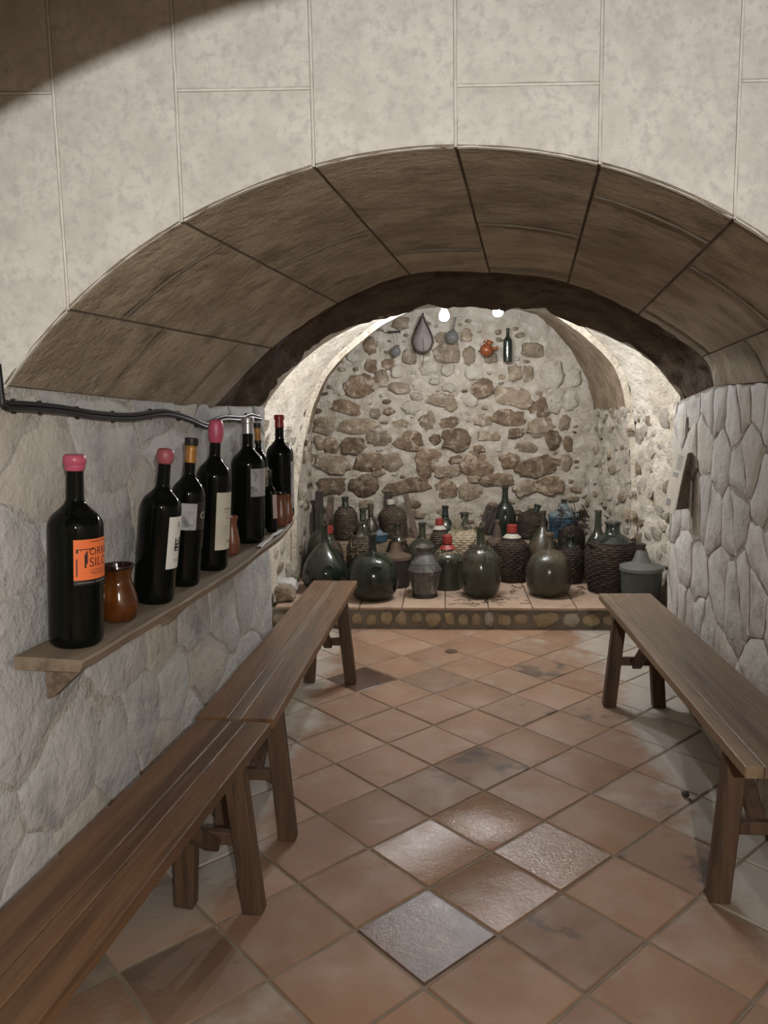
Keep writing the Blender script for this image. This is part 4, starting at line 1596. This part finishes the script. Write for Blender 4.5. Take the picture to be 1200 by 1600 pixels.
# back row on the step
demijohn('narrow dark wicker demijohn in front of the left leaning boards', 541, 6.78, Q_, 776, 17, 'barrel', .22, 5, dark_green, wicker_b, (0, .95))
demijohn('green glass demijohn with thick pale neck in the left back row', 568, 6.70, Q_, 794, 12, 'onion', .35, 5, gray_glass)
demijohn('slim brown-glass demijohn with tall thin neck in the left back row', 580, 6.86, Q_, 787, 12, 'onion', .36, 4, brown_dust)
demijohn('tilted wicker demijohn with white stopper beside the leaning brown post', 617, 6.87, Q_, 781, 20, 'drum', .16, 5, dark_green, wicker_b, (0, 1.0), cap=pale_pl, lean=(.05, -.10))
demijohn('dark green bottle-necked demijohn peeping over the straw-wrapped one', 696, 6.74, Q_, 790, 16, 'onion', .3, 4.8, dark_green)
demijohn('dark green demijohn highest in the back row, before the slatted crate', 789, 6.74, Q_, 760, 17, 'round', .27, 4.8, green_glass)
demijohn('dark wicker demijohn tilted to the right in the back row', 825, 6.82, Q_, 786, 22, 'barrel', .22, 5, dark_green, wicker_d, (0, .95), lean=(0, .28))
plastic('dusty blue plastic demijohn in the right back row', 880, 6.83, Q_, 780, 24, blue_pl, bluegray_pl, black_pl)


# boards and crate at the back
def board(label, a, b, w, d, mat, name='wooden_board', cat='board'):
    """a, b = bottom and top centre points"""
    o = MB().beam(a, b, w, d, Vector((1, 0, 0)), .003).build(name, mat, center=True)
    return tag(o, label, cat, 'boards leaning on the back wall')


def bp(px, py, Y):
    return on_y(px, py, Y)


a = bp(499, 768, 6.98)
board('black wooden board leaning on the back wall at far left', Vector((a.x, 6.88, Q_)), a, .075, .025, dark_w)
a = bp(517, 776, 6.96)
board('brown wooden post leaning beside the black board at far left', Vector((a.x - .01, 6.84, Q_)), a, .06, .03, old_w)
a = bp(487, 782, 7.0)
board('short black board half hidden against the left niche wall', Vector((a.x + .01, 6.92, Q_)), a, .05, .02, dark_w)
a = bp(634, 773, 6.99)
board('brown wooden post leaning right of the tilted wicker demijohn', Vector((a.x + .10, 6.84, Q_)), a, .05, .035, old_w)
a = bp(607, 768, 7.05)
board('black broken board end above the tilted wicker demijohn', Vector((a.x + .0, 7.03, Q_)), a, .07, .02, dark_w)
t = thing('slatted_crate', 'dark slatted wooden crate standing aslant behind the highest green demijohn', 'crate', Vector((on_y(762, 800, 6.93).x, 6.95, Q_)), (-.12, .36, 0), None)
for k in range(5):
    MB().box((-.085 + .042 * k, 0, .145), (.036, .018, .25), None, .003).build('slat', dark_w, t, center=True)
for z in (.05, .235):
    MB().box((0, .016, z), (.21, .014, .03), None, .003).build('batten', dark_w, t, center=True)
# wicker hoop handle on the right
p = on_y(893, 834, 6.47)
mb = MB()
mb.tube([p + Vector((.058 * math.cos(a), .01 * math.sin(a * 2), .068 * math.sin(a))) for a in [2 * PI * k / 20 for k in range(21)]], .009, 7, False)
t = thing('broken_basket', 'broken dark wicker basket with a pale hoop handle in the right back row', 'basket', Vector((p.x, 6.47, P_)))
for o in (mb.build('hoop', wicker_b), ):
    o.parent = t
    o.location = -t.location
weave('drum', .10, .44, .0, .95, wicker_d, t, 'wicker_body', 16, .014)
strands(t, 50, .09, .36, .06, .56, .09, .003, twig_m, 'loose_twigs', 9)
# twigs before the frayed demijohn
q = random.Random(4)
mb = MB()
for _ in range(70):
    c = on_z(q.gauss(757, 26), q.gauss(938, 5), P_)
    if (c - Vector((.258, 5.69, P_))).length < .15:
        continue
    a = q.uniform(0, PI)
    L = q.uniform(.02, .09)
    pts = [c + Vector((math.cos(a) * L * (k / 3 - .5), math.sin(a) * L * (k / 3 - .5), .003 + q.uniform(0, .006))) for k in range(4)]
    if min(p.y for p in pts) > PLAT_Y - .01:
        mb.tube(pts, .0018, 4)
for _ in range(18):
    c = on_z(q.choice((q.uniform(797, 818), q.uniform(898, 912))), q.uniform(916, 928), P_)
    a = q.uniform(0, PI)
    pts = [c + Vector((math.cos(a) * .05 * (k / 2 - .5), math.sin(a) * .05 * (k / 2 - .5), .003)) for k in range(3)]
    mb.tube(pts, .002, 4)
tag(mb.build('twig_litter', twig_m), 'dry dark twigs scattered on the platform tiles', 'twigs', kind='stuff')


# rocks at the left end of the platform
def rock(label, c, d, mat, seed):
    bm = bmesh.new()
    bmesh.ops.create_icosphere(bm, subdivisions=3, radius=1)
    for v in bm.verts:
        n = v.co.normalized()
        m = max(abs(n.x), abs(n.y), abs(n.z))
        f = (1 / m) ** .55 * (1 + .22 * noise.noise(n * 2 + Vector((seed, 0, 0))) + .1 * noise.noise(n * 5 + Vector((seed, 3, 0))))
        v.co = Vector((n.x * d[0], n.y * d[1], n.z * d[2])) * f * .5
    mb = MB()
    bm.verts.index_update()
    z = min(v.co.z for v in bm.verts)
    mb.add([v.co - Vector((0, 0, z)) for v in bm.verts], [[v.index for v in f.verts] for f in bm.faces])
    bm.free()
    o = mb.build('rock', mat, sharp=30)
    o.location = c
    return tag(o, label, 'rock', 'loose rocks at the left end of the platform')


def rz(px, Y, z=P_):
    return Vector((on_y(px, 900, Y).x, Y, z))


rock('tan jagged rock at the front left corner of the platform', rz(445, 5.50), (.15, .14, .12), st_tan, 1)
rock('flat grey rock behind the jagged tan one', rz(448, 5.74), (.16, .14, .12), flag_l, 4)
rock('pale blocky rock highest of the three at the platform\'s left end', rz(455, 5.98), (.14, .15, .20), st_pale, 8)

# ------------------------------------------------------------------ THINGS HUNG ON THE BACK WALL
HY = 7.0


def hp(x, y, Y=HY):
    return on_y(x, y, Y)


k_ = HY / FPX
# leather wineskin
t = thing('wineskin', 'teardrop leather wineskin with dark rim hung on the back wall', 'wineskin', hp(661, 551))
H = 54 * k_
w = 16 * k_
outline = [(0, 0), (.45, .03), (.8, .12), (1.0, .28), (.95, .42), (.72, .58), (.45, .74), (.2, .88), (.06, 1.0), (-.06, 1.0), (-.2, .88), (-.45, .74), (-.72, .58), (-.95, .42), (-1.0, .28), (-.8, .12), (-.45, .03)]


def pillow(outl, w, H, th, n=4):
    mb = MB()
    c = Vector((0, 0, .33 * H))
    rings = []
    vs, fs = [], []
    m = len(outl)
    for sgn in (-1, 1):
        st = len(vs)
        for j in range(n + 1):
            f = 1 - j / n * .999
            for a, b in outl:
                p = c + (Vector((a * w, 0, b * H)) - c) * f
                vs.append(p + Vector((0, sgn * th * math.sqrt(max(0, 1 - f * f)), 0)))
        for j in range(n):
            for k in range(m):
                k2 = (k + 1) % m
                fs.append((st + j * m + k, st + j * m + k2, st + j * m + m + k2, st + j * m + m + k))
        fs.append(tuple(st + n * m + k for k in range(m)))
    return mb.add(vs, fs)


pillow(outline, w * .9, H * .97, .035).build('skin', leather, t, sharp=60)
MB().tube([(a * w * .94, 0, b * H) for a, b in outline + [outline[0]]], .011, 7, False).build('rim', leather_d, t)
MB().tube([(0, .0, H), (.004, .03, H + .03), (0, .075, H + .035)], .006, 6).build('hanger', leather_d, t)
MB().tube([(0, -.036, .40 * H), (.006, -.03, .12 * H), (.004, .0, -.06), (-.01, .03, -.10)], .003, 5).build('cord', leather_d, t)
# round flask with long neck
t = thing('glass_flask', 'round glass flask with a long thin neck hung near the left lamp', 'flask', hp(705, 537))
r = 10 * k_
MB().lathe(smooth_prof([(0, 0), (r * .5, .004), (r * .95, r * .6), (r, r), (r * .85, r * 1.6), (r * .4, r * 2), (r * .18, r * 2.3), (r * .16, r * 3.0), (r * .16, r * 3.9), (r * .22, r * 4.0), (0, r * 4.0)], 3), 28,
           rot=Matrix.Rotation(.15, 3, 'Y')).build('glass', smoky_glass, t)
MB().tube([(r * .55, 0, r * 3.6), (r * .55, .06, r * 3.7), (r * .55, .095, r * 3.7)], .004, 5).build('nail', iron, t)
# glass ladle on a bar
t = thing('glass_ladle', 'small round glass hanging by two rods from a dark iron bar', 'ladle', hp(619, 557))
r = 7.2 * k_
MB().lathe(smooth_prof([(0, 0), (r * .6, .004), (r, r * .8), (r * .95, r * 1.5), (r * .5, r * 2.1), (r * .3, r * 2.2), (0, r * 2.2)], 4), 26).build('glass', smoky_glass, t)
for s in (-1, 1):
    MB().tube([(s * .012, 0, r * 2.1), (s * .018 - .012, 0, 37 * k_)], .003, 5).build('rod', gray_pl2, t)
MB().box((-.015, .035, 37.5 * k_), (.11, .10, .012), None, .003).build('bar', iron, t)
# orange jug
t = thing('clay_pitcher', 'small orange clay pitcher hung tilted on the back wall', 'pitcher', hp(757, 556), (0, .35, 0))
r = 10 * k_
MB().lathe(smooth_prof([(0, 0), (r * .5, .0), (r * .95, r * .55), (r * 1.02, r * 1.0), (r * .8, r * 1.5), (r * .5, r * 1.8), (r * .45, r * 2.1), (r * .6, r * 2.35), (r * .5, r * 2.36), (r * .35, r * 2.1), (0, r * 1.9)], 3), 30).build('body', orange_clay, t)
MB().tube([(-r * .45, 0, r * 2.15), (-r * .9, 0, r * 2.3), (-r * 1.15, 0, r * 1.8), (-r * .9, 0, r * 1.3)], r * .14, 7).build('handle', orange_clay, t)
MB().tube([(r * .8, 0, r * 1.3), (r * 1.2, 0, r * 1.6), (r * 1.45, 0, r * 2.0)], [r * .28, r * .2, r * .15], 8).build('spout', orange_clay, t)
MB().tube([(-r * .9, 0, r * 2.25), (-r * .9, .08, r * 2.35)], .004, 5).build('nail', iron, t)
# bottle
t = thing('hanging_bottle', 'dark green wine bottle hung upright on the back wall', 'bottle', hp(793, 566))
r = 6.6 * k_
H = 51 * k_
MB().lathe([(0, .004), (r * .8, 0), (r, .008), (r, H * .60)] + smooth_prof([(r, H * .6), (r * .9, H * .67), (r * .5, H * .73), (r * .36, H * .79), (r * .34, H * .96)], 3) + [(r * .42, H * .965), (r * .42, H * .99), (0, H)], 28).build('glass', dark_green, t)
MB().tube([(r * .3 * math.cos(a), r * .3 * math.sin(a) + (0 if k else 0), H * .84) for k, a in enumerate([2 * PI * k / 12 for k in range(13)])] + [(.0, .05, H * .9), (0, .09, H * .9)], .003, 5).build('wire', iron, t)

# ------------------------------------------------------------------ CHAMBER LAMPS
for k, (x, y, lab) in enumerate(((694, 494, 'left of the two lit bulbs under the chamber vault'), (778, 487, 'right of the two lit bulbs under the chamber vault'))):
    Y = 5.3
    p = on_y(x, y, Y)
    t = thing('ceiling_lamp', lab, 'lamp', p, (0, 0, 0), 'chamber lamps')
    MB().lathe(smooth_prof([(0, -.034), (.022, -.028), (.034, -.004), (.028, .022), (.016, .04), (0, .042)], 3), 24).build('bulb', bulb_m, t)
    MB().lathe([(.018, .034), (.022, .036), (.022, .085), (.010, .095), (0, .095)], 20).build('socket', lamp_m, t)
    MB().tube([(0, 0, .09), (0, 0, .34)], .006, 8).build('stem', lamp_m, t)

# ------------------------------------------------------------------ SMALL THINGS ON THE FLOOR
p = on_z(705, 1018)
o = MB().lathe([(0, .003), (.028, .003), (.033, .004), (.038, .003), (.040, .0005)], 28).build('floor_drain', rust)
o.location = (p.x, p.y, .001)
tag(o, 'small round rusty cap set in a floor tile near the platform', 'drain')
p = on_z(1071, 1246)
o = rock('small black chip lying on the tiles near the right bench', Vector((p.x, p.y, .001)), (.028, .024, .022), black_pl, 3)
o.name = 'debris_chip'
o['category'] = 'debris'
del o['group']
